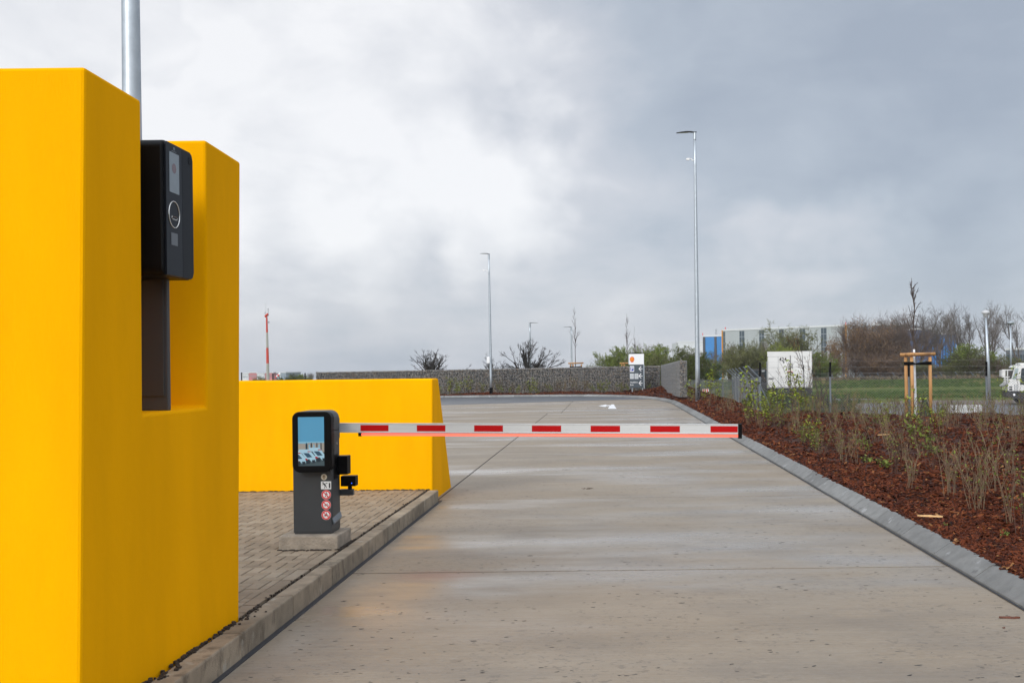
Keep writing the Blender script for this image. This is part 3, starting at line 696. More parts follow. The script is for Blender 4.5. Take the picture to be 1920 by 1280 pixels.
mb = MB(); mb.prism([(-.012, -.0475), (.012, -.0475), (.010, -.043), (-.010, -.043)], lambda a, b, t: MBm @ Vector((t, a, b)), t0, t1); sub(mb, arm, 'strip_rail', M_galv)
mb = MB(); mb.prism([(-.016, -.076), (.016, -.076), (.016, -.043), (-.016, -.043)], lambda a, b, t: MBm @ Vector((t, a, b)), t0-.027, t0+.002); sub(mb, arm, 'strip_cap', M_black, bevel=.003)
mb = MB(); mb.box(-2.70, -2.44, 9.25, 9.335, 1.08, 1.26); place(mb, G, 'boom_flange', M_anth2)

# ------------------------------------------------------------------ things lying about
M_mud = mat('dried_mud', (0.075, 0.050, 0.030), 0.95, vary=.4, vscale=40, bump=1, bscale=60)
def clod(name, c, sx, sy, sz, m, label, cat, n=22, seed=1):
    r = random.Random(seed); mb = MB()
    for _ in range(n):
        a = r.uniform(0, 2*pi); q = math.sqrt(r.random()); x, y = c[0] + sx*q*cos(a), c[1] + sy*q*sin(a); s = r.uniform(.3, 1)*sz*(1.2-q)
        bm = bmesh.new(); bmesh.ops.create_icosphere(bm, subdivisions=1, radius=1)
        vs = [(x + v.co.x*s*2.2*r.uniform(.7, 1.2), y + v.co.y*s*1.8*r.uniform(.7, 1.2), max(.0, v.co.z*s*.9*r.uniform(.7, 1.2))) for v in bm.verts]
        bm.verts.index_update(); mb.add(vs, [[v.index for v in f.verts] for f in bm.faces]); bm.free()
    return tag(mb.build(name, m), label, cat, kind='stuff')
c = gp(1103, 915.5); clod('mud_clod', c, .10, .09, .018, M_mud, 'brown clod of mud lying in the middle of the concrete lane', 'mud', 26, 3)
c = gp(1060, 880.5); clod('mud_clod', c, .09, .06, .009, M_mud, 'thin smear of mud crumbs on a slab joint beyond the boom', 'mud', 12, 4)
c = gp(1102, 899); clod('mud_clod', c, .03, .05, .008, M_mud, 'tiny dark mud crumb behind the larger brown clod', 'mud', 4, 5)
c = gp(505, 1245); clod('mud_clod', c, .14, .05, .0022, M_mud, 'flattened smear of brown mud near the left kerb in the foreground', 'mud', 34, 6)
def splinter(px, py, z, L, ang, m, label, w=.02, name='bark_piece'):
    c = gp(px, py, z); mb = MB(); r = random.Random(int(px)); n = 7; vs = []
    for i in range(n):
        t = i/(n-1) - .5; ww = w*(.5 + .6*(1-abs(2*t)**3))*r.uniform(.8, 1.2); hh = w*.45*r.uniform(.6, 1.1); k = r.uniform(-.15, .15)*w
        vs += [(t*L, -ww/2+k, 0), (t*L, ww/2+k, 0), (t*L, ww/3+k, hh), (t*L, -ww/3+k, hh)]
    R = Matrix.Translation(c) @ Matrix.Rotation(ang, 4, 'Z'); fs = []
    for i in range(n-1):
        for k in range(4): fs.append((4*i+k, 4*i+(k+1) % 4, 4*i+4+(k+1) % 4, 4*i+4+k))
    fs += [(3, 2, 1, 0), (4*n-4, 4*n-3, 4*n-2, 4*n-1)]
    mb.add([R @ Vector(v) for v in vs], fs); return tag(mb.build(name, m), label, 'bark' if name == 'bark_piece' else 'wood')
M_rbark = mat('red_bark', (0.10, 0.028, 0.012), .7, vary=.4, vscale=60); M_lwood = mat('fresh_split_wood', (0.55, 0.33, 0.14), .7, vary=.25, vscale=50)
splinter(1893, 1158, .002, .135, -.08, M_rbark, 'flat red bark piece lying on the concrete by the right kerb', .024)
splinter(1882, 1176.5, .002, .018, .3, M_rbark, 'tiny red bark crumb on the concrete below the flat bark piece', .012)
splinter(1744, 968, bed_z(5.4, 8.9)+.02, .20, -.35, M_lwood, 'pale split stick lying on the bark mulch near the right kerb', .030, 'wood_splinter')
splinter(1657, 815, .42, .28, .5, M_lwood, 'pale orange stick on the mulch below the staked tree', .035, 'wood_splinter')
splinter(728, 1000.5, .002, .07, .4, M_mud, 'short dark twig lying beside the left kerb near the post', .012)
# turn arrow on the concrete
A = lambda px, py: Vector((*gp(px, py, .006).xy, .006))
mb = MB(); q = A(1148, 766); s0 = A(1148, 757.0)
ah = [A(1139.5, 766), A(1156.2, 766), A(1152, 760.2), A(1151.4, 757.8), A(1146.2, 757.8), A(1145.4, 759.2), A(1137, 759.2), A(1137, 757.8), A(1121.5, 760.6), A(1135.5, 762.6), A(1136.2, 761.0), A(1143.2, 761.0)]
mb.add(ah, [[0, 1, 2, 3, 4, 5, 11], [6, 7, 8, 9, 10], [5, 6, 10, 11]]); tag(mb.build('turn_arrow', M_mark), kind='structure')

# ------------------------------------------------------------------ lamp posts
M_lhead = mat('lamp_head_grey', (0.075, 0.08, 0.085), .4, .3); M_lglass = mat('lamp_glass', (.35, .34, .28), .2)
def lamp_post(name, label, base, H, r0, r1, arm_dir, size, cam_z=None, sleeve=None, box=None, sticker=False, lean=0.0, cat='lamp post', camera_left=True):
    L = thing(name, label, cat, base, 0, 'lamp posts')
    mb = MB(); n = 12; mb.tube([(lean*H*k/8, 0, H*k/8) for k in range(9)], [r0 + (r1-r0)*k/8 for k in range(9)], 14); mb.build('pole', M_galv, L, smooth=True)
    mb = MB(); mb.tube([(0, 0, -.3), (0, 0, .02)], [r0*1.05, r0*1.05], 14); mb.build('base_collar', M_galv, L); mb = MB(); mb.tube([(lean*H, 0, H-.28), (lean*H, 0, H+.02)], r1*1.25, 12); mb.build('collar', M_galv, L, smooth=False)
    R = Matrix.Translation((lean*H, 0, H)) @ Matrix.Rotation(arm_dir, 4, 'Z')
    s = size
    mb = MB()        # flat leaf shaped head: stub rises from the post, blade reaches out
    top = [(-.10, .10), (-.28, .085), (.0, .0)]
    sec = [(.10, .055, .07), (.02, .03, .10), (-.18, .055, .15), (-.45, .075, .17), (-.75, .055, .15), (-1.0, .030, .07)]
    vs = []
    for x, z, wd in sec:
        th = .055 if x > -.2 else .035
        zz = z - .01 if x > -.1 else z
        for yy, dz in ((-wd, 0), (-wd*.6, th*.6), (wd*.6, th*.6), (wd, 0), (wd*.6, -th*.5), (-wd*.6, -th*.5)): vs.append(R @ Vector((x*s, yy*s, (zz+dz)*s)))
    fs = []
    for i in range(len(sec)-1):
        for k in range(6): fs.append((6*i+k, 6*i+(k+1) % 6, 6*i+6+(k+1) % 6, 6*i+6+k))
    fs += [tuple(range(6))[::-1], tuple(range(6*len(sec)-6, 6*len(sec)))]
    mb.add(vs, fs); mb.tube([R @ Vector((0, 0, -.06*s)), R @ Vector((.02*s, 0, .05*s))], [.05*s, .06*s], 10); hd = mb.build('lamp_head', M_lhead, L)
    mb = MB(); mb.add([R @ Vector((x*s, y*s, .028*s)) for x, y in ((-.35, -.1), (-.35, .1), (-.85, .09), (-.85, -.09))], [(0, 1, 2, 3)]); mb.build('lens', M_lglass, hd)
    if cam_z:
        mb = MB(); x0 = lean*cam_z; q = r1*1.2
        mb.tube([(x0 - q*.6, 0, cam_z-.02), (x0-.10, 0, cam_z-.05), (x0-.16, 0, cam_z+.03), (x0-.26, 0, cam_z+.02)], .022, 8); mb.box(x0-.36, x0-.24, -.05, .05, cam_z-.03, cam_z+.05); mb.build('camera', M_white, L)
    if sleeve:
        mb = MB(); mb.tube([(0, 0, sleeve[0]), (0, 0, sleeve[1])], r0*1.08, 14); mb.build('sleeve', M_black, L, smooth=False)
    if box:
        mb = MB(); mb.bbox(-box[2]-r0*.6, -r0*.5, -.14, .14, box[0], box[1], .02); mb.build('junction_box', M_white, L)
    if sticker:
        for k, ch in enumerate('1S3C'):
            t = textmb(ch, .21, lambda a, b, t: Vector((a*.8, -r0*1.06, 0.62 - .2*k + b))); t.build('number', M_black, L, fix=False)
    return L
pr_ = pt(1308.5, 746, 42.7); top = pt(1302.5, 247, 42.7); Hh = top.z - .25
lamp_post('lamp_post', 'tall galvanised lamp post at the end of the mulch bed beside the stone wall corner', (pr_.x, 42.7, .20), Hh, .105, .050, RAD(-8), .76, Hh-1.10, lean=(top.x-pr_.x)/Hh, sticker=True)
pb = pt(921, 739, 60.2); tp = pt(916.5, 476, 60.2); Hm = tp.z - .12
lamp_post('lamp_post', 'lamp post with a black sleeve standing in front of the long stone wall', (pb.x, 60.2, .10), Hm, .085, .045, RAD(25), .52, Hm-.95, (.08, .42), (1.85, 2.22, .17), lean=(tp.x-pb.x)/Hm)
p0 = pt(252, 600, 7.6)
lamp_post('lamp_post', 'thick galvanised lamp post rising behind the tall yellow wall', (p0.x, 7.6, 0), 8.6, .083, .045, RAD(180), .7)
for px, py, Y, d, lab in ((993.5, 606, 78, RAD(170), 'lamp post rising through the biggest pollarded tree behind the stone wall'), (1071, 613.5, 84, RAD(10), 'lamp post beside a thin young tree behind the stone wall')):
    q = pt(px, py, Y); lamp_post('lamp_post', lab, (q.x, Y, -.95), q.z+.95, .08, .055, d, .62)
# street lamp with a cap, and a high mast beyond the fence
q = pt(1855, 747, 70); tp = pt(1848, 590, 70); L = thing('street_lamp', 'leaning grey street lamp with a mushroom cap beyond the chain link fence', 'street lamp', (q.x, 70, -.95))
Hl = tp.z + .95; dx = tp.x - q.x
mb = MB(); mb.tube([(0, 0, -.1), (dx*.3, 0, Hl*.45), (dx, 0, Hl-.1)], [.135, .11, .075], 12); mb.build('pole', M_galv, L, smooth=True)
mb = MB(); prof = [(.06, -.18), (.13, -.12), (.16, .04), (.27, .10), (.27, .16), (.20, .26), (.10, .31), (0.01, .33)]
mb.tube([(dx, 0, Hl+z) for r, z in prof], [r for r, z in prof], 16); mb.build('lamp_head', mat('opal_cap', (.50, .50, .50), .4, vary=.1, vscale=5), L, smooth=True)
q = pt(1896, 720, 118); tp = pt(1895, 606, 118); L = thing('floodlight_mast', 'slim mast with a flat ring of floodlights behind the white vehicle', 'light mast', (q.x, 118, -1))
mb = MB(); mb.tube([(0, 0, 0), (0, 0, tp.z+1)], [.14, .09], 8); mb.build('pole', M_galv, L, smooth=True)
mb = MB(); mb.tube([(0, 0, tp.z+.85), (0, 0, tp.z+1.0), (0, 0, tp.z+1.12), (0, 0, tp.z+1.25)], [.3, .42, .42, .2], 14); mb.build('lamp_head', M_galv, L)

# ------------------------------------------------------------------ gabion wall
M_stone = mat('quarried_stone', (1, 1, 1), .85, vary=.25, vscale=14, bump=.6, bscale=20,
              var=[(.09, .085, .082), (.15, .145, .14), (.22, .21, .19), (.31, .285, .24), (.21, .15, .10), (.34, .32, .285), (.12, .11, .105)])
M_core = mat('gabion_core', (.035, .035, .036), 1)
def gabion(P0, P1, z0a, z0b, z1a, z1b, name, label, th=.5, wire=.10, face=1, endcap=True, size=.08, seed=3):
    P0, P1 = Vector(P0), Vector(P1); D_ = P1-P0; L = D_.length; D_.normalize(); Nn = Vector((D_.y, -D_.x))*face          # Nn: visible side
    T = thing(name, label, 'stone wall', (P0.x, P0.y, z0a)); r = random.Random(seed)
    zb = lambda t: z0a + (z0b-z0a)*t/L; ztp = lambda t: z1a + (z1b-z1a)*t/L
    def wp(t, n, z): return Vector((P0.x + D_.x*t - Nn.x*n, P0.y + D_.y*t - Nn.y*n, z))
    c = MB(); i = .10
    c.add([wp(t, n, z) for t, n, z in ((i, i, zb(0)), (L-i, i, zb(L)), (L-i, th-i, zb(L)), (i, th-i, zb(0)), (i, i, ztp(0)-i), (L-i, i, ztp(L)-i), (L-i, th-i, ztp(L)-i), (i, th-i, ztp(0)-i))],
          [(0, 1, 5, 4), (1, 2, 6, 5), (2, 3, 7, 6), (3, 0, 4, 7), (4, 5, 6, 7)]); place(c, T, 'core', M_core)
    ico = bmesh.new(); bmesh.ops.create_icosphere(ico, subdivisions=1, radius=1); iv = [v.co.copy() for v in ico.verts]; ico.verts.index_update(); fi = [[v.index for v in f.verts] for f in ico.faces]; ico.free()
    s = MB()
    def stone(t, n, z):
        a = size*r.uniform(.42, .78); R = Matrix.Rotation(r.uniform(0, 6.3), 3, Vector((r.gauss(0, 1), r.gauss(0, 1), r.gauss(0, 1))).normalized())
        sc = (a*r.uniform(.8, 1.25), a*r.uniform(.6, .9), a*r.uniform(.55, .85)); o = wp(t, n, z)
        s.add([o + R @ Vector((v.x*sc[0]*r.uniform(.8, 1.15), v.y*sc[1]*r.uniform(.8, 1.15), v.z*sc[2]*r.uniform(.8, 1.15))) for v in iv], fi, 0, r.random())
    st = size*.86
    nt_ = int(L/st); nz = int((z1a-z0a)/st)+1
    for k in range(nt_):
        t = (k+.5)*L/nt_
        for j in range(nz):
            z = zb(t) + (ztp(t)-zb(t))*(j+.5)/nz; stone(t + r.uniform(-.4, .4)*st, .07 + r.uniform(-.015, .03), z + r.uniform(-.25, .25)*st)
        for j in range(int(th/st)):
            stone(t + r.uniform(-.4, .4)*st, (j+.8)*st, ztp(t) - .06 + r.uniform(-.02, .01))
    if endcap:
        for t in (0.06, L-.06):
            for j in range(nz):
                for q in range(int(th/st)+1): stone(t, (q+.5)*th/(int(th/st)+1), zb(t) + (ztp(t)-zb(t))*(j+.5)/nz + r.uniform(-.2, .2)*st)
    place(s, T, 'stones', M_stone, fix=False)
    w = MB(); R_ = .0035; n_ = int(L/wire)
    def rod(a, b, rr=R_): w.tube([a, b], rr, 4, cap=False)
    for k in range(n_+1):
        t = L*k/n_; big = R_*2 if k % max(1, int(round(1.0/wire))) == 0 else R_
        for n in (-.012, th+.012): rod(wp(t, n, zb(t)), wp(t, n, ztp(t)), big)
        if k % 2 == 0: rod(wp(t, -.012, ztp(t)), wp(t, th+.012, ztp(t)))
    for j in range(9):
        for n in (-.014, th+.014): rod(wp(0, n, z0a + (z1a-z0a)*j/8), wp(L, n, z0b + (z1b-z0b)*j/8))
    for t in (0, L):
        for q in range(6): rod(wp(t, th*q/5, zb(t)), wp(t, th*q/5, ztp(t)))
        for j in range(9): rod(wp(t, 0, zb(t) + (ztp(t)-zb(t))*j/8), wp(t, th, zb(t) + (ztp(t)-zb(t))*j/8))
    place(w, T, 'wire_cage', M_galvd if wire > .07 else M_galv, fix=False)
    return T
GL = pt(592, 697.5, 62.0); GR = pt(1237, 685.5, 62.0)
gabion((GL.x, 62.0), (GR.x, 62.0), .0, .12, GL.z, GR.z, 'gabion_wall', 'long straight stone filled wire wall at the far end of the lane', seed=3)
ge = pt(1274, 676, 46.0)
gabion((GR.x+.05, 61.4), (ge.x, 46.0), .1, .28, GR.z+.02, ge.z, 'gabion_wall', 'short stone filled wire wall running towards the lamp post at the right end', wire=.2, face=1, th=.32, seed=5)

# ------------------------------------------------------------------ direction sign
YS = 59.9; sp = pt(1181, 740, YS); T = thing('direction_sign', 'white and grey direction sign with red and yellow emblem before the stone wall', 'sign', (sp.x+.4, YS, .12))
pxs = 1930/YS
def zs(zx, zy): return pt(1160+zx/10.664, 640+zy/10.664, YS)           # from the enlarged photo
l, r_, t_, mdl, bt = zs(206, 0).x, zs(500, 0).x, zs(300, 248).z, zs(300, 462).z, zs(300, 928).z
M_sgray = mat('sign_grey', hx('454e55'), .45); M_swhite = mat('sign_white', (.80, .80, .80), .4); M_blue = mat('sign_blue', (.012, .03, .30), .4); M_emr = mat('emblem_red', (.70, .012, .01), .4); M_emy = mat('emblem_yellow', (.90, .42, .01), .4); M_picto = mat('sign_pale_grey', (.55, .57, .58), .5); M_pink = mat('sign_pictogram_line', (.25, .27, .29), .5)
mb = MB(); mb.box(l, r_, YS, YS+.10, mdl+.005, t_); ptop = place(mb, T, 'top_panel', M_swhite)
mb = MB(); mb.box(l+.01, r_-.03, YS+.005, YS+.09, bt, mdl); ppan = place(mb, T, 'lower_panel', M_sgray)
mb = MB(); mb.box(r_-.03, r_+.02, YS+.01, YS+.09, bt-.02, mdl); place(mb, T, 'edge_profile', M_galv); mb = MB(); mb.box(l-.05, l, YS+.01, YS+.09, mdl+.02, t_-.03); place(mb, T, 'edge_profile', M_galv)
mb = MB(); mb.box(l, r_-.14, YS+.03, YS+.16, t_+.003, t_+.06); place(mb, T, 'lamp_bar', M_black)
for zx in (262, 466):
    x = zs(zx, 0).x; mb = MB(); mb.tube([(x, YS+.05, 0), (x, YS+.05, bt+.02)], .035, 8); place(mb, T, 'post', M_galv)
sl = lambda k: (lambda a, b, t: Vector((a, YS - .003*k, b)))
def spl(mb, P, k, mi=0): mb.add([(a, YS - .004*k, b) for a, b in P], [list(range(len(P)))], mi)
c = zs(268, 360); W_, H_ = 46/10.664/pxs, 56/10.664/pxs
shell = [(-.55, -.95), (.55, -.95), (.58, -.62), (.80, -.52), (1.0, -.1), (.98, .25), (.80, .62), (.45, .90), (0, 1.0), (-.45, .90), (-.80, .62), (-.98, .25), (-1.0, -.1), (-.80, -.52), (-.58, -.62)]
mb = MB(); spl(mb, [(c.x+a*W_, c.z+b*H_) for a, b in shell], 1, 0); spl(mb, [(c.x+a*W_*.74, c.z+b*H_*.78) for a, b in shell], 2, 1)
for a in (-.5, -.25, 0, .25, .5):
    for q in thick([(c.x + a*W_*.35, c.z - .6*H_), (c.x + a*W_*1.05, c.z + .6*H_*(1-.5*a*a))], .012): spl(mb, q, 3, 0)
sub(mb, ptop, 'emblem', [M_emr, M_emy], fix=False)
mb = MB()
def rr_(x0, y0, x1, y1, r=0): a, b = zs(x0, y1), zs(x1, y0); return rrect(a.x, b.x, a.z, b.z, r, 3) if r else [(a.x, a.z), (b.x, a.z), (b.x, b.z), (a.x, b.z)]
spl(mb, rr_(224, 490, 308, 606, .03), 1, 0); spl(mb, rr_(234, 508, 298, 588, .02), 2, 1)
sub(mb, ppan, 'parking_symbol', [M_swhite, M_blue], fix=False)
c = zs(266, 575); sub(textmb('P', .26, lambda a, b, t: Vector((c.x + a*1.1, YS - .013, c.z + b)), 0), ppan, 'letter', M_swhite, fix=False)
mb = MB()
for k, zx in enumerate((226, 318)):
    spl(mb, rr_(zx, 640, zx+76, 748), 1, 0); a = zs(zx+38, 694)
    if k == 0:
        for P in ([(-.07, .05), (-.07, -.05), (.06, -.05), (.06, .06)], [(-.03, .03), (-.03, .07), (.02, .07)], [(-.02, 0), (.03, 0)]):
            for q in thick([(a.x+u*.9, a.z+v) for u, v in P], .012): spl(mb, q, 2, 1)
    else:
        for P in ([(-.06, .08), (-.06, -.08), (.0, -.08), (.0, .08), (-.06, .08)], [(.02, .04), (.06, .0), (.06, -.06), (.03, -.08)], [(.02, .08), (.07, .05)]):
            for q in thick([(a.x+u*.9, a.z+v) for u, v in P], .012): spl(mb, q, 2, 1)
sub(mb, ppan, 'pictograms', [M_picto, M_pink], fix=False)
for zy in (546, 688, 832):
    mb = MB(); a, b = zs(404, zy), zs(476, zy); hgt = 46/10.664/pxs
    for q in thick([(a.x+.01, a.z), (b.x, b.z)], .036) + thick([(a.x+.13, a.z+hgt), (a.x, a.z), (a.x+.13, a.z-hgt)], .042): spl(mb, q, 1, 0)
    sub(mb, ppan, 'arrow', M_swhite, fix=False)
for word, zx, zy in (('Ausfahrt', 306, 828), ('Exit', 264, 880)):
    c = zs(zx, zy); sub(textmb(word, .125, (lambda c: lambda a, b, t: Vector((c.x + a, YS - .006, c.z + b)))(c), 0), ppan, 'lettering', M_swhite, fix=False)

# ------------------------------------------------------------------ staked trees
M_stake = mat('debarked_pine', (0.46, 0.235, 0.085), .7, vary=.25, vscale=5, stretch=(1, 1, .3), bump=.3, bscale=30)
M_bark_t = mat('grey_brown_bark', (0.075, 0.055, 0.045), .9, vary=.3, vscale=8); M_lime = mat('white_trunk_paint', (.70, .70, .70), .8, vary=.1, vscale=12)
M_bag = mat('dark_green_bag', (0.006, 0.018, 0.015), .7, bump=.4, bscale=20)
def stake_frame(px0, px1, pyt, pyb, Y, zb, label, mid=.24, g='tree stake frames'):
    a, b = pt(px0, pyt, Y), pt(px1, pyt, Y); zt = a.z; T = thing('tree_stake_frame', label, 'tree stakes', ((a.x+b.x)/2, Y, zb), 0, g)
    wd = b.x - a.x; R = .045; posts = [(a.x, Y), ((a.x + wd*mid)*(Y-.42)/Y, Y-.42), (b.x, Y+.05)]
    for x, y in posts:
        mb = MB(); mb.tube([(x, y, zb-.2), (x + .01, y, (zb+zt)/2), (x, y, zt-.06)], [R*1.02, R*.98, R*.95], 12); place(mb, T, 'stake', M_stake, smooth=True)
    for (x0, y0), (x1, y1) in ((posts[0], posts[1]), (posts[1], posts[2]), (posts[0], posts[2])):
        d = Vector((x1-x0, y1-y0, 0)).normalized()*.14; mb = MB(); mb.tube([(x0-d.x, y0-d.y, zt), (x1+d.x, y1+d.y, zt+.012)], .046, 12); place(mb, T, 'rail', M_stake, smooth=True)
    mb = MB()
    cx, cy = a.x + wd*mid + .06, Y - .10
    for x, y in posts:
        mb.tube([(x, y, zt-.22), (cx, cy, zt-.235)], [.05, .022], 6)
        mb.tube([(x, y, zt-.27), (x, y, zt-.18)], R*1.06, 12)
    place(mb, T, 'tie', M_black); return T, (cx, cy)
T1, (tx, ty) = stake_frame(1698, 1744.5, 665, 781, 26.6, .20, 'three pine stakes with rails around the young tree in the mulch bed')
def young_tree(x, y, z0, H, label, seed, lime=1.9, r0=.045, leanx=.0, twig=1.0):
    r = random.Random(seed); T = thing('young_tree', label, 'tree', (x, y, z0), 0, 'young staked trees'); n = 14; pts = []; rad = []
    for i in range(n+1):
        t = i/n; k = (.030*math.sin(t*13+seed) + .022*math.sin(t*29+seed))*max(0, (t-.5)*2) + leanx*t; pts.append((k*H*.35, .02*math.sin(t*7), H*t)); rad.append(max(.006, r0*(1-t)**.75*(1 if t < .42 else .82)))
    tr = MB(); tr.tube(pts, rad, 9); trunk = tr.build('trunk', M_bark_t, T, smooth=True)
    cut = [(p, q) for p, q in zip(pts, rad) if p[2] <= lime]
    if lime: lm = MB(); lm.tube([p for p, q in cut], [q+.004 for p, q in cut], 9); lm.build('trunk_paint', M_lime, trunk, smooth=True)
    cr_ = MB()
    for _ in range(int(34*twig) if 1 else 0):
        t = r.uniform(.48, .93); i = int(t*n); p = Vector(pts[i]).lerp(Vector(pts[i+1]), t*n-i); a = r.uniform(0, 6.28); L = ((1-t)*.8+.12)*H*r.uniform(.10, .38)
        d = Vector((cos(a), sin(a), r.uniform(.6, 3.2))).normalized(); q = p + d*L*.5 + Vector((0, 0, .06)); e_ = q + (d + Vector((r.uniform(-.4, .4), r.uniform(-.4, .4), .35))).normalized()*L*.5
        cr_.tube([p, q, e_], [.011, .008, .004], 4, cap=False)
        for _ in range(3):
            s0 = p.lerp(e_, r.uniform(.3, .9)); d2 = Vector((r.gauss(0, 1), r.gauss(0, 1), r.uniform(.2, 1.2))).normalized(); cr_.tube([s0, s0 + d2*L*.28], [.006, .003], 3, cap=False)
    cr_.build('crown', M_bark_t, T, fix=False); return T
YT = 26.5; zt_ = pt(1712, 521, YT).z
yt = young_tree(tx, YT, .20, zt_-.20, 'leafless young tree with a white painted trunk between three stakes in the mulch bed', 4, lime=2.06, r0=.046, leanx=-.04, twig=.85)
g_ = MB(); prof = [(.22, .0), (.21, .1), (.165, .35), (.11, .6), (.045, .82), (.015, .90)]
g_.tube([(tx+.14, YT-.30, .16+z*.80) for r, z in prof], [r*.82 for r, z in prof], 12)
tag(g_.build('watering_bag', M_bag, smooth=True), 'dark green watering bag slumped at the foot of the young staked tree', 'watering bag')
for px0, px1, pyt, Y, top_px, top_py, sd, lab in ((1069.5, 1090, 681, 66, 1077.5, 575, 5, 'second stone wall lamp post'), (1166, 1184, 681, 68, 1174.5, 588, 8, 'x')):
    T2, (cx, cy) = stake_frame(px0, px1, pyt, 700, Y, .1, 'stakes round a thin young tree behind the long stone wall, ' + ('beside a lamp post' if sd == 5 else 'partly behind the direction sign'))
    tp = pt(top_px, top_py, Y); young_tree(tp.x, Y, .1, tp.z-.1, 'very thin bare young tree behind the stone wall, ' + ('right of a lamp post' if sd == 5 else 'left of the direction sign'), sd, lime=0, r0=.034, twig=.5)
tp = pt(1189.5, 612, 70); young_tree(tp.x, 70, -.5, tp.z+.5, 'shorter thin bare young tree directly above the direction sign', 12, lime=0, r0=.034, twig=.4)

# ------------------------------------------------------------------ fences
M_wire = mat('galvanised_mesh_wire', (.16, .165, .165), .65, .0)
def chain_link(mb, A_, B_, z0a, z0b, z1a, z1b, step, r):
    A_, B_ = Vector(A_), Vector(B_); L = (B_-A_).length
    def P(t, h):                                                       # t along, h up (0..1)
        f = t/L; q = A_.lerp(B_, f); return Vector((q.x, q.y, (z0a+(z0b-z0a)*f)*(1-h) + (z1a+(z1b-z1a)*f)*h))
    Hh = z1a - z0a; n = int((L+Hh)/step)
    for sgn in (1, -1):
        for k in range(n+1):
            c = k*step - Hh if sgn > 0 else k*step
            ta, ha, tb, hb = c, 0.0, c + sgn*Hh, 1.0
            def clip(ta, ha, tb, hb):
                if ta < 0: ha, ta = ha + (hb-ha)*(0-ta)/(tb-ta), 0
                if ta > L: ha, ta = ha + (hb-ha)*(L-ta)/(tb-ta), L
                return ta, ha
            if max(ta, tb) <= 0 or min(ta, tb) >= L: continue
            t1, h1 = clip(ta, ha, tb, hb); t2, h2 = clip(tb, hb, ta, ha)
            if abs(h1-h2) < .02: continue
            mb.tube([P(t1, h1), P(t2, h2)], r, 3, cap=False)
    for h in (0.02, .5, 1.0): mb.tube([P(0, h), P(L, h)], r*1.1, 4, cap=False)
FY0, FY1 = 36.0, 33.6
FA = pt(1425, 708, FY0); FB = pt(1996, 704, FY1)
Fn = thing('chain_link_fence', 'near chain link fence with black topped posts behind the planting bed', 'fence', (FA.x, FA.y, -.95))
mb = MB(); chain_link(mb, FA.xy, FB.xy, -.95, -.95, FA.z, FB.z, .092, .0032)
for k, zz in enumerate((.14, .34, .54)): mb.tube([(FA.x, FA.y, FA.z+zz), (FB.x, FB.y, FB.z+zz)], .002, 3, cap=False)
place(mb, Fn, 'wire_mesh', M_wire, fix=False)
for px in (1425, 1556.5, 1703.5, 1849.5, 1994):
    f = (px-1425)/(1996-1425); Y = FY0 + (FY1-FY0)*f; b = pt(px, 706, Y)
    mb = MB(); mb.tube([(b.x+.01, b.y, -1.0), (b.x, b.y, b.z+.02)], .034, 10); po = place(mb, Fn, 'post', M_post, smooth=True)
    mb = MB(); mb.tube([(b.x, b.y, b.z), (b.x+.01, b.y, b.z+.50)], .036, 8); sub(mb, po, 'post_sleeve', M_black)
b0 = pt(1425, 722, 35.9); b1 = pt(1449, 772, 35.8); mb = MB(); mb.tube([b0, (b1.x, b1.y, max(b1.z, -.95))], .022, 8); place(mb, Fn, 'brace', M_post)
# the same fence turning away: posts with slanted barbed wire arms
RA = Vector((FA.x, 36.2)); RB = Vector((6.75, 55.0))
F2 = thing('chain_link_fence', 'chain link fence running away from the corner, its posts carrying slanted arms', 'fence', (RA.x, RA.y, -.95))
mb = MB(); chain_link(mb, RA, RB, -.95, -.95, FA.z, 1.0, .11, .0028)
place(mb, F2, 'wire_mesh', M_wire, fix=False)
for k in range(7):
    f = (k/6)**1.0; q = RA.lerp(RB, f); zt = FA.z + (1.0-FA.z)*f
    mb = MB(); mb.tube([(q.x, q.y, -1), (q.x, q.y, zt)], .032, 8); mb.tube([(q.x, q.y, zt), (q.x-.40, q.y, zt+.42)], .028, 8); place(mb, F2, 'post', M_post)
mb = MB()
for t in (.25, .6, .95): mb.tube([(RA.x-.4*t, RA.y, FA.z+.42*t), (RB.x-.4*t, RB.y, 1.0+.42*t)], .003, 3, cap=False)
place(mb, F2, 'barbed_wire', M_wire, fix=False)
# low fence beyond, left of the corner
LA = pt(1290, 712, 75); LBp = pt(1376, 711, 60)
F3 = thing('chain_link_fence', 'pale low chain link fence between the tall lamp post and the slanted fence arms', 'fence', (LA.x, LA.y, -.95))
mb = MB(); chain_link(mb, LA.xy, LBp.xy, -.95, -.95, LA.z, LBp.z, .15, .006); place(mb, F3, 'wire_mesh', M_wire, fix=False)
for px, Y in ((1312, 71.2), (1333, 67.5), (1355, 63.8), (1374, 60.4)):
    b = pt(px, 710, Y); mb = MB(); mb.tube([(b.x, b.y, -1), (b.x, b.y, b.z)], .05, 8); place(mb, F3, 'post', M_post)
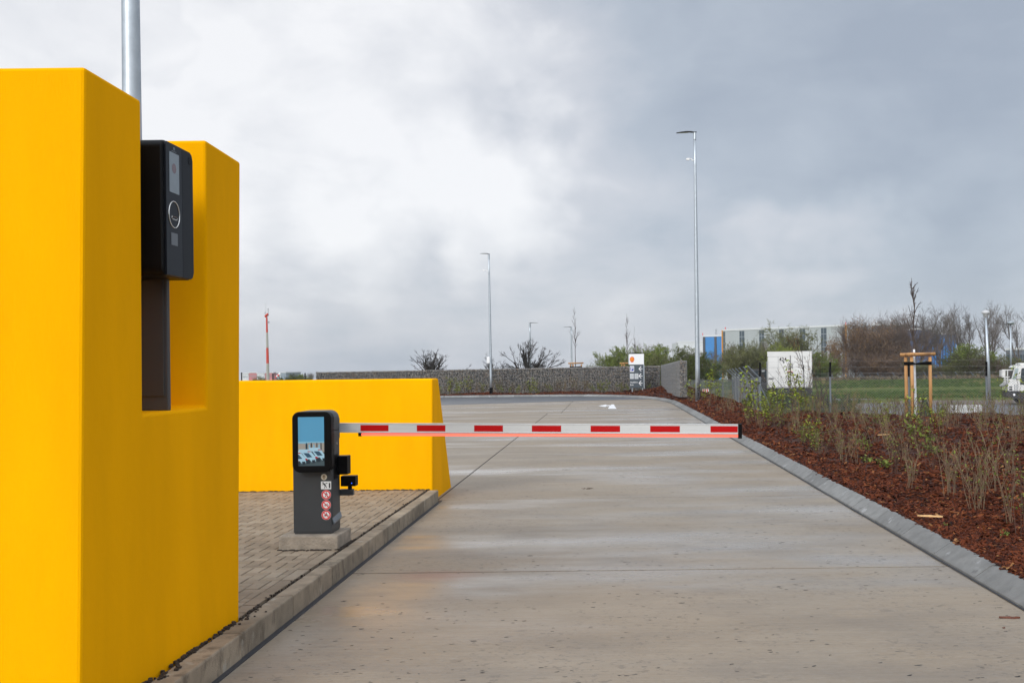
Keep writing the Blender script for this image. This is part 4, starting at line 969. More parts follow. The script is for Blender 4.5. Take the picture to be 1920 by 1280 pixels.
# airfield fence in the distance
Y4 = 119.0; A4 = pt(1540, 716, Y4); B4 = pt(1945, 711, Y4)
F4 = thing('chain_link_fence', 'distant airfield fence with outward bent post tops across the meadow', 'fence', (A4.x, Y4, -.95))
zt = pt(1700, 706.5, Y4).z; mb = MB(); chain_link(mb, A4.xy, B4.xy, -.95, -.95, zt, zt, .30, .011)
for k in range(3): mb.tube([(A4.x-.12*k, Y4, zt+.16*(k+1)), (B4.x-.12*k, Y4, zt+.16*(k+1))], .006, 3, cap=False)
place(mb, F4, 'wire_mesh', M_wire, fix=False)
px = 1562
while px < 1945:
    b = pt(px, 706, Y4); mb = MB(); mb.tube([(b.x, Y4, -1), (b.x, Y4, zt), (b.x-.36, Y4, zt+.55)], .05, 6); place(mb, F4, 'post', M_post); px += 29.3

# ------------------------------------------------------------------ vehicles and blocks beyond the fence
M_vwhite = mat('dirty_white_body', (0.66, 0.65, 0.62), .45, vary=.08, vscale=1.2, detail=8); M_vgrey = mat('vehicle_grey_trim', (.30, .31, .31), .5); M_rub = mat('tyre_rubber', (.02, .02, .021), .8); M_glass = mat('vehicle_glass', (.03, .04, .045), .08, spec=.8); M_tail = mat('tail_light', (.45, .02, .01), .3); M_chass = mat('chassis_black', (.018, .018, .02), .6)
M_amber = mat('amber_light', (.9, .28, .01), .3)
def wheel(parent, c, r, w, axis):
    mb = MB(); ax = Vector(axis); prof = [(-.5, .82), (-.46, .96), (-.3, 1), (.3, 1), (.46, .96), (.5, .82)]
    mb.tube([Vector(c)+ax*w*t for t, q in prof], [r*q for t, q in prof], 24); wh = place(mb, parent, 'wheel', M_rub)
    mb = MB(); mb.tube([Vector(c)+ax*w*t for t in (-.51, -.40, .40, .51)], [r*.5, r*.58, r*.58, r*.5], 18); sub(mb, wh, 'rim', M_galv); return wh
YB = 57.0; zb = lambda x, y: pt(1420+x/10.667, 640+y/10.667, YB)
bl, brr, btop, bbot = zb(212, 0).x, zb(1084, 0).x, zb(600, 205).z, zb(600, 930).z
V = thing('box_trailer', 'white box trailer numbered 424 parked behind the fence with its rear doors closed', 'trailer', ((bl+brr)/2, YB, -.95))
mb = MB(); mb.bbox(bl, brr, YB+.06, YB+6.5, bbot, btop, .03); box = place(mb, V, 'cargo_box', M_vwhite)
mb = MB(); mb.box(bl-.03, brr+.01, YB+.02, YB+.10, btop-.26, btop+.02); place(mb, V, 'header', M_vwhite)
xm = zb(655, 0).x
for xa, xb in ((bl+.03, xm-.012), (xm+.012, brr-.03)):
    mb = MB(); mb.bbox(xa, xb, YB+.02, YB+.06, bbot+.06, btop-.275, .012)
    dr = place(mb, V, 'rear_door', M_vwhite); s = MB()
    for k in range(3): s.box(xa+.04, xb-.04, YB+.012, YB+.022, bbot+.65+.25*k, bbot+.657+.25*k)
    sub(s, dr, 'seam', M_vgrey)
    mb = MB(); xh = xm - .09 if xa < xm-.5 else xm + .07
    mb.box(xh, xh+.035, YB-.02, YB+.015, zb(0, 530).z, zb(0, 440).z); sub(mb, dr, 'handle', M_chass)
for zx, nm in ((415, 'left'), (888, 'right')):
    x = zb(zx, 0).x; mb = MB(); mb.box(x-.008, x+.008, YB+.008, YB+.02, bbot+.07, btop-.28); place(mb, V, 'panel_joint', M_vgrey)
mb = MB(); mb.tube([(xm, YB-.02, bbot+.02), (xm, YB-.02, btop-.2)], .015, 8); place(mb, V, 'lock_bar', M_chass)
mb = MB(); a, b = zb(604, 612), zb(704, 590); mb.bbox(a.x, b.x, YB-.035, YB+.0, a.z, b.z-.02, .01); place(mb, V, 'latch', M_emr)
c = zb(512, 362); place(textmb('424', .28, lambda a, b, t: Vector((c.x+a, YB+.005, c.z-.08+b)), 0), V, 'number', M_chass, fix=False)
c = zb(528, 405); mb = MB(); mb.prism(circ(c.x, c.z-.03, .045, 12), xz, YB+.015, YB+.0); place(mb, V, 'round_mark', M_chass)
mb = MB(); mb.bbox(bl+.02, bl+.30, YB-.01, YB+.03, zb(0, 755).z, zb(0, 737).z, .005); place(mb, V, 'hinge', M_chass)
mb = MB(); mb.box(bl+.3, brr-.3, YB+.2, YB+6.3, bbot-.35, bbot-.01); mb.box(bl, brr, YB+.05, YB+.12, bbot-.45, bbot-.05); place(mb, V, 'chassis', M_chass)
mb = MB(); mb.box(bl-.06, bl-.005, YB+.2, YB+6.3, bbot, bbot+1.5); mb.box(bl-.065, bl-.06, YB+.25, YB+1.2, bbot+.2, bbot+1.1); place(mb, V, 'side_curtain', M_vgrey)
for x0 in (zb(690, 0).x, zb(780, 0).x): mb = MB(); mb.bbox(x0-.11, x0+.11, YB-.02, YB+.04, zb(0, 1057).z, zb(0, 1043).z, .01); place(mb, V, 'marker_light', M_amber)
for x in (bl+.25, brr-.25):
    for y in (YB+1.4, YB+5.2): wheel(V, (x, y, -.95+.42), .42, .3, (1, 0, 0))
V.rotation_euler.z = RAD(-8.6)
# dark vehicle front just showing left of the trailer
q = pt(1431, 704, 66); V = thing('tow_tractor', 'small dark tow tractor mostly hidden behind the left edge of the white trailer', 'tractor', (q.x, 67, -.95))
mb = MB(); mb.bbox(q.x-.7, q.x+.8, 66.2, 69, -.6, .5, .1); place(mb, V, 'body', M_chass)
mb = MB(); mb.bbox(q.x-.55, q.x+.7, 66.9, 68.4, .5, 1.38, .12); mb.box(q.x-.08, q.x+.14, 66.3, 66.5, .5, 1.2); place(mb, V, 'cab', M_chass); mb = MB(); mb.box(q.x-.42, q.x+.5, 66.88, 66.905, .66, 1.25); place(mb, V, 'windscreen', M_glass)
mb = MB(); mb.tube([(q.x+.05, 66.3, 1.2), (q.x+.05, 66.3, 1.32)], .1, 10); place(mb, V, 'beacon', M_vgrey)
for x in (q.x-.6, q.x+.7):
    for y in (66.8, 68.5): wheel(V, (x, y, -.6), .35, .25, (1, 0, 0))
# white airfield truck on the right, facing left
YV = 62.0; zv = lambda x, y: pt(1820+x/8, 640+y/8, YV)
V = thing('airfield_truck', 'white flat fronted airfield truck facing left at the right edge beyond the fence', 'truck', (zv(565, 0).x, YV, -.95))
sh = [zv(565, 745), zv(566, 640), zv(578, 570), zv(612, 566), zv(655, 385), zv(690, 360), zv(760, 352), zv(1180, 350), zv(1180, 745)]
mb = MB(); mb.prism([(p.x, p.z) for p in sh], xz, YV, YV+2.4); cab = place(mb, V, 'cab', M_vwhite, bevel=.05)
mb = MB(); mb.prism([(p.x, p.z) for p in (zv(742, 330), zv(790, 322), zv(1150, 322), zv(1150, 352), zv(742, 352))], xz, YV+.3, YV+2.1); place(mb, V, 'roof_pod', M_vwhite, bevel=.03)
mb = MB(); a, b, c_, d = zv(606, 574), zv(654, 392), zv(654, 392), zv(606, 574)
mb.add([(a.x-.012, YV+.12, a.z), (b.x-.012, YV+.12, b.z), (b.x-.012, YV+2.28, b.z), (a.x-.012, YV+2.28, a.z)], [(0, 1, 2, 3)]); place(mb, V, 'windscreen', M_glass)
mb = MB(); mb.prism([(p.x, p.z) for p in (zv(620, 565), zv(672, 566), zv(712, 410), zv(664, 400))], xz, YV-.004, YV-.012); place(mb, V, 'quarter_window', mat('pale_glass', (.35, .42, .42), .1))
mb = MB(); mb.prism([(p.x, p.z) for p in (zv(730, 645), zv(748, 415), zv(765, 400), zv(880, 400), zv(880, 645))], xz, YV-.004, YV-.014); place(mb, V, 'side_window', M_glass)
mb = MB(); mb.prism([(p.x, p.z) for p in (zv(718, 738), zv(720, 660), zv(722, 655), zv(890, 655), zv(890, 738))], xz, YV-.002, YV-.010); place(mb, V, 'door', M_vwhite)
for zx0, zx1, z0, z1 in ((576, 620, 672, 692), (576, 620, 704, 730), (650, 664, 640, 735), (680, 696, 640, 735)):
    a, b = zv(zx0, z1), zv(zx1, z0); mb = MB(); mb.box(a.x, b.x, YV-.012, YV+.02, a.z, b.z); place(mb, V, 'grille', M_vgrey if z0 == 640 else M_chass)
sh = [zv(560, 750), zv(1180, 750), zv(1180, 860), zv(860, 880), zv(760, 860), zv(590, 850), zv(560, 810)]
mb = MB(); mb.prism([(p.x, p.z) for p in sh], xz, YV+.05, YV+2.35); place(mb, V, 'bumper', M_chass)
a, b = zv(634, 815), zv(664, 780); mb = MB(); mb.bbox(a.x, b.x, YV+.0, YV+.06, a.z, b.z, .02); place(mb, V, 'headlight', M_swhite)
c = zv(830, 850); wheel(V, (c.x, YV+.25, -.95+.5), .5, .32, (0, 1, 0)); wheel(V, (c.x, YV+2.15, -.95+.5), .5, .32, (0, 1, 0))
mb = MB()                                                              # white frame carried ahead of the cab
for P in (((495, 430), (640, 430)), ((495, 430), (495, 540)), ((495, 535), (600, 535)), ((535, 420), (535, 640)), ((572, 430), (572, 560)), ((572, 535), (575, 650))):
    a, b = zv(*P[0]), zv(*P[1]); mb.tube([(a.x, YV+.5, a.z), (b.x, YV+.5, b.z)], .035, 6)
a, b = zv(540, 530), zv(500, 432); mb.box(b.x, a.x, YV+.5, YV+1.8, a.z, b.z); place(mb, V, 'front_frame', M_vwhite)
a = zv(520, 655); mb = MB(); mb.tube([(zv(470, 665).x, YV+.8, a.z-.05), (a.x, YV+.8, a.z), (zv(580, 650).x, YV+.8, a.z+.02)], [.06, .13, .09], 8); place(mb, V, 'tow_hitch', M_vgrey)
V.rotation_euler.z = RAD(-13)
# pale block on the lane, red and white board by the low fence
q = pt(1810, 773, 53); mb = MB(); mb.bbox(q.x-.93, q.x+.93, 53, 53.5, -.94, -.94+.40, .03); tag(mb.build('concrete_block', mat('pale_concrete_block', (.52, .52, .51), .8, vary=.1, vscale=3, bump=.3, bscale=30)), 'pale rectangular concrete block on the asphalt behind the chain link fence', 'concrete block')
q = pt(1323, 732.5, 64.5); T = thing('warning_board', 'small red and white striped barrier board low beside the tall lamp post', 'barrier board', (q.x, 64.5, -.95))
mb = MB(); mb.box(q.x-.2, q.x+.22, 64.5, 64.54, q.z-.11, q.z+.11); bd = place(mb, T, 'board', M_swhite)
mb = MB()
for k in range(3): x = q.x-.17+.13*k; mb.box(x, x+.06, 64.494, 64.503, q.z-.105, q.z+.105)
sub(mb, bd, 'stripes', M_emr); mb = MB(); mb.box(q.x-.16, q.x-.12, 64.51, 64.53, -.95, q.z-.11); mb.box(q.x+.12, q.x+.16, 64.51, 64.53, -.95, q.z-.11); place(mb, T, 'leg', M_galv)

# ------------------------------------------------------------------ buildings
M_clad = mat('pale_grey_cladding', (0.36, 0.385, 0.39), .6, vary=.04, vscale=.3, stretch=(1, 1, .05)); M_bw = mat('facade_glazing', (.055, .075, .09), .25); M_bw2 = mat('glazing_bars', (.20, .23, .25), .5); M_bblue = mat('blue_cladding', (.030, .20, .50), .5, vary=.06, vscale=.4); M_bdk = mat('dark_cladding', (.055, .058, .065), .5); M_borange = mat('orange_downpipe', (.62, .28, .03), .5); M_bdblue = mat('deep_blue_cladding', (.035, .085, .22), .5, vary=.15, vscale=.5); M_bwhite = mat('white_cladding', (.62, .63, .64), .6)
def gz(y): return ground_z(0, y)
def facade(name, label, px0, py0, Y0, px1, py1, Y1, depth, mt, cat='hall'):
    a, b = pt(px0, py0, Y0), pt(px1, py1, Y1); z0 = min(gz(Y0), gz(Y1)) - .5
    T = thing(name, label, cat, ((a.x+b.x)/2, (Y0+Y1)/2, z0)); n = Vector((-(b.y-a.y), b.x-a.x)).normalized()*depth
    mb = MB(); zt = (a.z+b.z)/2
    vs = [(a.x, a.y, z0), (b.x, b.y, z0), (b.x+n.x, b.y+n.y, z0), (a.x+n.x, a.y+n.y, z0)]; vs += [(x, y, zt) for x, y, z in vs]
    mb.add(vs, [(0, 1, 5, 4), (1, 2, 6, 5), (2, 3, 7, 6), (3, 0, 4, 7), (4, 5, 6, 7)]); place(mb, T, 'wall', mt)
    o = -n.normalized()
    def fp(px, z, out):                                                # the point of the facade the photo shows at px
        u = (px-PX+ 30*RO)/F; dx, dy = b.x-a.x, b.y-a.y; t = (u*a.y - a.x)/(dx - u*dy); return Vector((a.x+dx*t + o.x*out, a.y+dy*t + o.y*out, z))
    def strip(px0_, px1_, za, zb_, out, nm, m_, part=None):
        p, q = fp(px0_, za, 0.02), fp(px1_, za, 0.02); p2, q2 = fp(px0_, za, out), fp(px1_, za, out); m2 = MB()
        m2.add([(v.x, v.y, zz) for zz in (za, zb_) for v in (p, q, q2, p2)], [(0, 1, 5, 4), (1, 2, 6, 5), (2, 3, 7, 6), (3, 0, 4, 7), (4, 5, 6, 7), (0, 3, 2, 1)])
        return sub(m2, part, nm, m_) if part else place(m2, T, nm, m_)
    strip(px0, px1, zt-.25, zt+.25, .15, 'roof_edge', M_bwhite)
    return T, strip, zt, z0
T, strip, zt, z0 = facade('hangar', 'long pale grey hangar with tall window strips and orange downpipes behind the trees', 1355, 619, 330, 1593, 609.5, 300, 60, M_clad, 'hangar')
for a, b in ((1356, 1360), (1387, 1396), (1424, 1433), (1461.5, 1470), (1500, 1510), (1540, 1550), (1580.5, 1586)):
    w_ = strip(a, b, z0+2, zt-.5, .08, 'window_strip', M_bw)
    strip((a+b)/2-.35, (a+b)/2+.35, z0+2, zt-.5, .16, 'mullion', M_bw2, w_)
    for k in range(1, 7): strip(a, b, zt-.5-k*1.9, zt-.3-k*1.9, .15, 'transom', M_bw2, w_)
strip(1354.6, 1356.2, z0, zt, .4, 'downpipe', M_borange); strip(1585.6, 1588.2, z0, zt+.2, .4, 'downpipe', M_borange)
for px in (1361, 1587): strip(px-.4, px+.4, zt+.3, zt+.9, .3, 'obstruction_light', M_emr)
T, strip, zt, z0 = facade('blue_hall', 'bright blue building left of the long grey hangar, half hidden by trees', 1318.5, 630, 336, 1354, 629, 333, 40, M_bblue, 'hall')
for a, b in ((1318.5, 1322.5), (1340, 1344)): strip(a, b, z0, zt-.3, .3, 'dark_pier', M_bdk)
strip(1318, 1318.8, zt+.3, zt+1, .3, 'obstruction_light', M_emr)
for a in (1342.5, 1344.5): strip(a-.15, a+.15, zt+.3, zt+2.2, .15, 'aerial', M_bdk)
facade('white_hall', 'plain white building left of the blue building, above the stone wall', 1271, 640.5, 420, 1318, 640.5, 420, 40, M_bwhite, 'hall')
T, strip, zt, z0 = facade('dark_hall', 'dark grey building behind the bare trees right of the pale hangar', 1634, 608.5, 292, 1700, 607.5, 288, 40, M_bdk, 'hall')
for k in range(6): strip(1636+k*10.5, 1644+k*10.5, zt-2.4, zt-1.0, .1, 'window', M_bw)
T, strip, zt, z0 = facade('dark_blue_hall', 'dark blue ribbed building behind the bare trees on the right', 1697, 613.5, 284, 1748, 620, 282, 40, M_bdblue, 'hall')
T, strip, zt, z0 = facade('dark_blue_hall', 'lower blue ribbed hall at the right end of the hangars, seen through bare trees', 1748, 623, 282, 1793, 627.5, 284, 40, M_bblue, 'hall')
for k in range(8): strip(1750+k*5.4, 1751.4+k*5.4, z0, zt-.4, .3, 'rib', M_bdblue)
T, strip, zt, z0 = facade('office_block', 'dark flat roofed office block behind the white truck at the right edge', 1886, 655, 230, 1960, 651.5, 220, 25, mat('slate_grey_cladding', (.14, .16, .19), .5), 'office block')
for k in range(7): strip(1889+k*10, 1897+k*10, zt-2.6, zt-1.3, .1, 'window', M_bw)
# far left, across the airfield
def far_box(px0, px1, py0, Y, m, label, name='airport_building'):
    a, b = pt(px0, py0, Y), pt(px1, py0, Y); z0 = gz(Y)-1
    T = thing(name, label, 'building', ((a.x+b.x)/2, Y, z0)); mb = MB(); mb.box(a.x, b.x, Y, Y+30, z0, a.z); place(mb, T, 'wall', m)
    mb = MB(); mb.box(a.x-.3, b.x+.3, Y-.3, Y+30.3, a.z, a.z+.5); place(mb, T, 'roof', M_bwhite)
    for k in range(int((px1-px0)/2.5)):
        q = pt(px0+1+k*2.5, py0+4, Y); mb = MB(); mb.box(q.x, q.x+.35, Y-.12, Y-.02, q.z-1.1, q.z); place(mb, T, 'window', M_bw2)
M_bred = mat('pale_red_cladding', (.50, .16, .16), .7); M_bgb = mat('grey_blue_cladding', (.22, .27, .32), .7)
far_box(452, 466, 700.5, 640, M_bwhite, 'pale white block far left just right of the tall yellow wall'); far_box(466.5, 481.5, 699, 640, M_bred, 'faded red block far across the airfield')
far_box(482, 496, 700.5, 640, M_bwhite, 'white block between the two faded red blocks far away'); far_box(497, 512, 699, 640, M_bred, 'faded red block right behind the red and white mast')
far_box(519, 536, 699, 620, M_bgb, 'grey blue building far away between the wind sock and the bushes')
# red and white mast
q0, q1 = pt(502.5, 714, 150), pt(500, 592, 150); T = thing('airfield_mast', 'slim red and grey banded mast with aerials on top beyond the low yellow wall', 'mast', (q0.x, 150, gz(150)))
M_mred = mat('mast_red', (.52, .045, .02), .5); M_mgrey = mat('mast_grey', (.36, .35, .31), .6)
edges = [714, 681, 652, 623, 594]
for i, (a, b) in enumerate(zip(edges, edges[1:])):
    A_, B_ = pt(502.5-(714-a)*.02, a, 150), pt(502.5-(714-b)*.02, b, 150); mb = MB(); ra = .24-.03*i
    if i == 0: A_.z = gz(150)-.3
    mb.tube([A_, B_], [ra, ra-.03], 8); place(mb, T, 'mast_section', M_mgrey if i % 2 == 0 else M_mred, smooth=False)
mb = MB(); c = pt(500, 592.5, 150); mb.tube([c + Vector((-.25, 0, -.1)), c + Vector((.22, 0, .32))], .17, 8); place(mb, T, 'beacon', M_mred)
mb = MB(); 
for dx, hh in ((-.22, .5), (.22, 1.0)): mb.tube([c + Vector((dx, 0, 0)), c + Vector((dx, 0, hh))], .035, 6); mb.tube([c + Vector((dx-.07, 0, hh)), c + Vector((dx+.07, 0, hh+.06))], .06, 6)
mb.tube([c + Vector((-.09, 0, .2)), c + Vector((-.12, 0, 1.9))], .018, 5); mb.tube([c + Vector((-.25, 0, 0)), c + Vector((.25, 0, 0))], .05, 6); place(mb, T, 'aerials', M_galvd)
c = pt(502, 604, 150); mb = MB(); mb.box(c.x, c.x+.22, 149.9, 150.1, c.z-.12, c.z+.12); place(mb, T, 'bracket', M_galvd)
q = pt(524, 706, 300); T = thing('wind_sock', 'small red and white wind sock on a pole far across the airfield', 'wind sock', (q.x, 300, gz(300))); tp = pt(525.5, 700.5, 300)
mb = MB(); mb.tube([(tp.x, 300, gz(300)), (tp.x, 300, tp.z)], .08, 6); place(mb, T, 'pole', M_swhite)
for i in range(4): mb = MB(); mb.tube([(tp.x-.35*i, 300, tp.z-.28*i), (tp.x-.35*(i+1), 300, tp.z-.28*(i+1))], [.42-.05*i, .37-.05*i], 10); place(mb, T, 'sock_band', M_emr if i % 2 else M_swhite)
for px, py in ((453, 700), (511.5, 702), (572, 701)):
    b = pt(px, py, 62.5); mb = MB(); mb.tube([(b.x, 62.5, -.95), (b.x, 62.5, b.z-.02)], .04, 8); mb.tube([(b.x, 62.5, b.z-.02), (b.x, 62.5, b.z+.06)], .047, 8)
    tag(mb.build('fence_post', M_chass, smooth=False), 'thin dark fence post showing over the low yellow wall, ' + {453: 'at its left end', 511.5: 'beside the red banded mast', 572: 'left of the stone wall end'}[px], 'post', 'posts beyond the low wall')

# ------------------------------------------------------------------ trees
M_tw = {k: mat(n, c, .95, vary=.2, vscale=3, spec=.2) for k, n, c in (('grey', 'grey_brown_twigs', (.135, .115, .10)), ('brown', 'red_brown_twigs', (.13, .095, .075)), ('dark', 'dark_branches', (.042, .036, .033)), ('olive', 'olive_twigs', (.10, .09, .055)))}
def leafmat(n, a, b, c): return mat(n, (1, 1, 1), .75, spec=.25, var=[a, b, c])
M_lf = {'green': leafmat('fresh_green_leaf', (.07, .105, .018), (.135, .18, .03), (.24, .27, .05)), 'yellow': leafmat('yellow_green_leaf', (.11, .155, .015), (.20, .255, .02), (.34, .37, .04)),
        'dark': leafmat('dark_green_leaf', (.022, .040, .012), (.05, .08, .022), (.10, .13, .035)), 'orange': leafmat('orange_brown_bud', (.15, .07, .028), (.22, .115, .042), (.24, .165, .06)),
        'olive': leafmat('olive_leaf', (.08, .09, .025), (.13, .14, .042), (.20, .20, .065))}
def grow(trunk, crown, r, p, d, L, rad, lev, P):
    nseg = 3 if lev < 2 else 2; pts = [p]; dd = d
    for i in range(nseg):
        dd = (dd + Vector((r.gauss(0, 1), r.gauss(0, 1), r.gauss(0, 1)))*P['wig'] + Vector((0, 0, P['up'][min(lev, len(P['up'])-1)]))).normalized(); pts.append(pts[-1] + dd*L/nseg)
    tp = P.get('taper', .62); rr = [max(P['rmin'], rad*(1 - (1-tp)*i/nseg)) for i in range(nseg+1)]
    (trunk if lev <= P.get('tl', 1) else crown).tube(pts, rr, 7 if lev == 0 else (5 if lev == 1 else 3), 0, r.random(), cap=False)
    N_ = P['n']
    if lev < len(N_):
        for k in range(N_[lev]):
            t = 1.0 if (k == 0) else r.uniform(P['t0'][min(lev, len(P['t0'])-1)], 1); i = min(nseg-1, int(t*nseg)); q = pts[i].lerp(pts[i+1], t*nseg-i); base = (pts[i+1]-pts[i]).normalized()
            ax = base.orthogonal().normalized(); ax.rotate(Quaternion(base, r.uniform(0, 2*pi))); a = P['ang'][min(lev, len(P['ang'])-1)]*r.uniform(P.get('amin', .6) if lev == 0 else .6, 1.25)*(0.5 if k == 0 else 1)
            nd = base.copy(); nd.rotate(Quaternion(ax, a))
            grow(trunk, crown, r, q, nd, L*P['ratio'][min(lev, len(P['ratio'])-1)]*r.uniform(.75, 1.2)*(1.15 - .5*(t - .3) if lev == 0 else 1), max(P['rmin'], rr[i]*P.get('rr', .6)), lev+1, P)
    if lev >= len(N_)-1 and P.get('leaf'):
        for _ in range(P['leaf']):
            q = pts[0].lerp(pts[-1], r.random()) + Vector((r.gauss(0, 1), r.gauss(0, 1), r.gauss(0, 1)))*P['ls']*.7; s = P['ls']*r.uniform(.5, 1.2)
            a = Vector((r.gauss(0, 1), r.gauss(0, 1), r.gauss(0, 1))).normalized(); b = a.orthogonal().normalized()
            crown.add([q-a*s, q-b*s*.55, q+a*s, q+b*s*.55], [(0, 1, 2, 3)], 1, min(1, max(0, r.gauss(.5, .25))))
PROTO = {}
def best_seed(s0, P, n=14):
    "the most evenly balanced of several trees"
    best = None
    for s in range(s0*100, s0*100+n):
        r = random.Random(s); tk, cw = MB(), MB(); grow(tk, cw, r, Vector((0, 0, -.2)), Vector((0, 0, 1)), P['L0'], P['r0'], 0, P)
        xs = [v[0] for v in cw.v]; zs_ = [v[2] for v in cw.v]; m = sum(xs)/len(xs); zm = max(zs_)
        mid = sorted(zs_)[int(len(zs_)*.8)]
        sc = abs(m)/max(1e-6, max(xs)-min(xs))*4 + abs(max(xs)+min(xs))/(max(xs)-min(xs)) - mid/zm + abs((max(xs)-min(xs))/zm - 1.0)
        if best is None or sc < best[0]: best = (sc, s)
    return best[1]
def proto(key, seed, H, P, bark, leaf=None):
    if key.startswith('pollard'): seed = best_seed(seed, P)
    r = random.Random(seed); tk, cw = MB(), MB()
    if P.get('multi'):
        for k in range(P['multi']):
            a = 2*pi*k/P['multi'] + r.uniform(-.4, .4); s = P['mspread']*r.uniform(.5, 1.1); grow(tk, cw, r, Vector((cos(a)*.25, sin(a)*.25, 0)), Vector((cos(a)*s, sin(a)*s, 1)).normalized(), P['L0']*r.uniform(.8, 1.15), P['r0']*r.uniform(.7, 1), 0, P)
    else: grow(tk, cw, r, Vector((0, 0, -.2)), Vector((0, 0, 1)), P['L0'], P['r0'], 0, P)
    zm = max(v[2] for v in cw.v); k = H/zm
    for m in (tk, cw): m.v = [(x*k, y*k, z*k) for x, y, z in m.v]
    root = bpy.data.objects.new(key, None); mats = [M_tw[bark], M_lf[leaf or 'green']]
    a = tk.build('trunk', M_tw[bark], None, fix=False); b = cw.build('crown', mats, None, fix=False)
    PROTO[key] = (a.data, b.data, H)
    for o in (a, b): bpy.data.objects.remove(o)
def tree(key, px, pytop, Y, label, name='tree', rz=0, wide=1.0, group=None, z=None, cat='tree'):
    a, b, H = PROTO[key]; z0 = gz(Y)-.1 if z is None else z; tp = pt(px, pytop, Y); s = (tp.z - z0)/H
    T = thing(name, label, cat, (tp.x, Y, z0), rz, group); T.scale = (s*wide, s*wide, s)
    for nm, me in (('trunk', a), ('crown', b)): o = bpy.data.objects.new(nm, me); COL.objects.link(o); o.parent = T
    return T
bare = dict(n=[11, 7, 5, 4], t0=[.32, .3, .25], ang=[.75, .65, .7], ratio=[.52, .52, .55, .6], up=[.02, .12, .10, .05], wig=.12, rmin=.011, L0=9, r0=.22, rr=.52)
proto('bare1', 1, 10, bare, 'grey'); proto('bare2', 2, 10, dict(bare, ang=[.6, .6, .7], n=[12, 7, 5, 4]), 'grey'); proto('bare3', 3, 10, dict(bare, n=[9, 7, 6, 4], wig=.16, r0=.26), 'brown')
proto('tall1', 4, 13, dict(bare, L0=12, n=[9, 6, 5, 4], t0=[.40, .3, .2], ang=[.5, .55, .7], ratio=[.42, .5, .55, .6], rr=.55, up=[.02, .16, .12, .05]), 'grey'); proto('tall2', 5, 13, dict(bare, multi=2, mspread=.22, L0=9.5, n=[8, 6, 5, 4], t0=[.4, .3, .2], ang=[.5, .55, .7], ratio=[.45, .5, .55, .6], up=[.05, .16, .12, .05]), 'grey')
dense = dict(bare, multi=6, mspread=.42, L0=4.5, r0=.10, n=[8, 6, 5, 3], t0=[.2, .2, .2], rmin=.010, leaf=0)
proto('thicket', 6, 7, dict(dense, n=[6, 5, 4, 3]), 'brown'); proto('thicket2', 7, 7, dict(dense, leaf=1, ls=.07, mspread=.5), 'brown', 'orange')
proto('green1', 8, 6, dict(dense, leaf=6, ls=.085, n=[8, 6, 4, 3]), 'olive', 'green'); proto('green2', 9, 6, dict(dense, leaf=3, ls=.085, n=[8, 6, 4, 3], mspread=.5), 'olive', 'olive')
proto('yellow', 10, 6, dict(dense, leaf=3, ls=.09, n=[7, 6, 4, 3]), 'olive', 'yellow'); proto('darkbush', 11, 4, dict(dense, leaf=16, ls=.12, n=[8, 6, 4, 3], mspread=.8), 'dark', 'dark')
proto('birch', 12, 11, dict(bare, L0=10, n=[14, 7, 5, 3], t0=[.25, .2, .2], ang=[.9, .8, .9], up=[.02, -.02, -.12, -.2], leaf=10, ls=.11, rmin=.012), 'olive', 'olive')
proto('birch_o', 13, 11, dict(bare, L0=10, n=[14, 7, 5, 3], t0=[.25, .2, .2], ang=[.9, .8, .9], up=[.02, -.02, -.12, -.2], leaf=8, ls=.10, rmin=.012), 'brown', 'orange')
pol = dict(n=[17, 4, 3, 4], t0=[.82, .35, .4, .4], ang=[.95, .45, .5, .6], amin=.05, ratio=[.66, .52, .5, .5], up=[0, .06, .08, .03], wig=.13, rmin=.008, L0=2.2, r0=.27, rr=.42, taper=.62, tl=2)
proto('pollard1', 14, 3.6, pol, 'dark'); proto('pollard2', 15, 3.6, dict(pol, n=[15, 5, 4, 4], r0=.24), 'dark'); proto('pollard3', 16, 3.6, dict(pol, n=[15, 4, 3, 4]), 'dark')
tree('pollard1', 812, 653, 78, 'dark pollarded tree alone on the left behind the stone wall', 'pollarded_tree', 0.0, 1.4, 'pollarded trees')
tree('pollard3', 926, 660, 84, 'smaller pollarded tree just right of the sleeved lamp post', 'pollarded_tree', 0.0, 1.0, 'pollarded trees')
tree('pollard2', 989, 632, 76, 'largest pollarded tree, spreading black limbs over the stone wall', 'pollarded_tree', 0.0, 1.05, 'pollarded trees')
tree('green1', 1166, 645, 96, 'light green bush tree left of the direction sign', 'green_tree', 0, 1.05); tree('green2', 1150, 662, 100, 'low olive bush at the left end of the green clump behind the wall', 'green_tree', 1, 1.3)
tree('bare1', 1197, 634, 100, 'bare grey tree behind the top of the direction sign', 'bare_tree', 2, .8); tree('green1', 1216, 641, 98, 'rounded green tree right above the direction sign', 'green_tree', 2.1, 1.15)
tree('bare2', 1241, 638, 100, 'bare tree between two green trees above the stone wall corner', 'bare_tree', 3, 1.0); tree('green2', 1262, 655, 95, 'olive budding bush above the short stone wall', 'green_tree', .6, 1.3)
tree('green1', 1290, 643, 92, 'green tree standing left of the tall lamp post', 'green_tree', 4.0, 1.05); tree('bare1', 1303, 646, 94, 'bare tree right behind the tall lamp post', 'bare_tree', .7, .8)
tree('green2', 1330, 668, 118, 'dark budding bush in front of the blue building', 'green_tree', 1.9, 1.5); tree('bare3', 1346, 650, 120, 'bare dark tree between the blue building and the hangar', 'bare_tree', 1.0, .9)
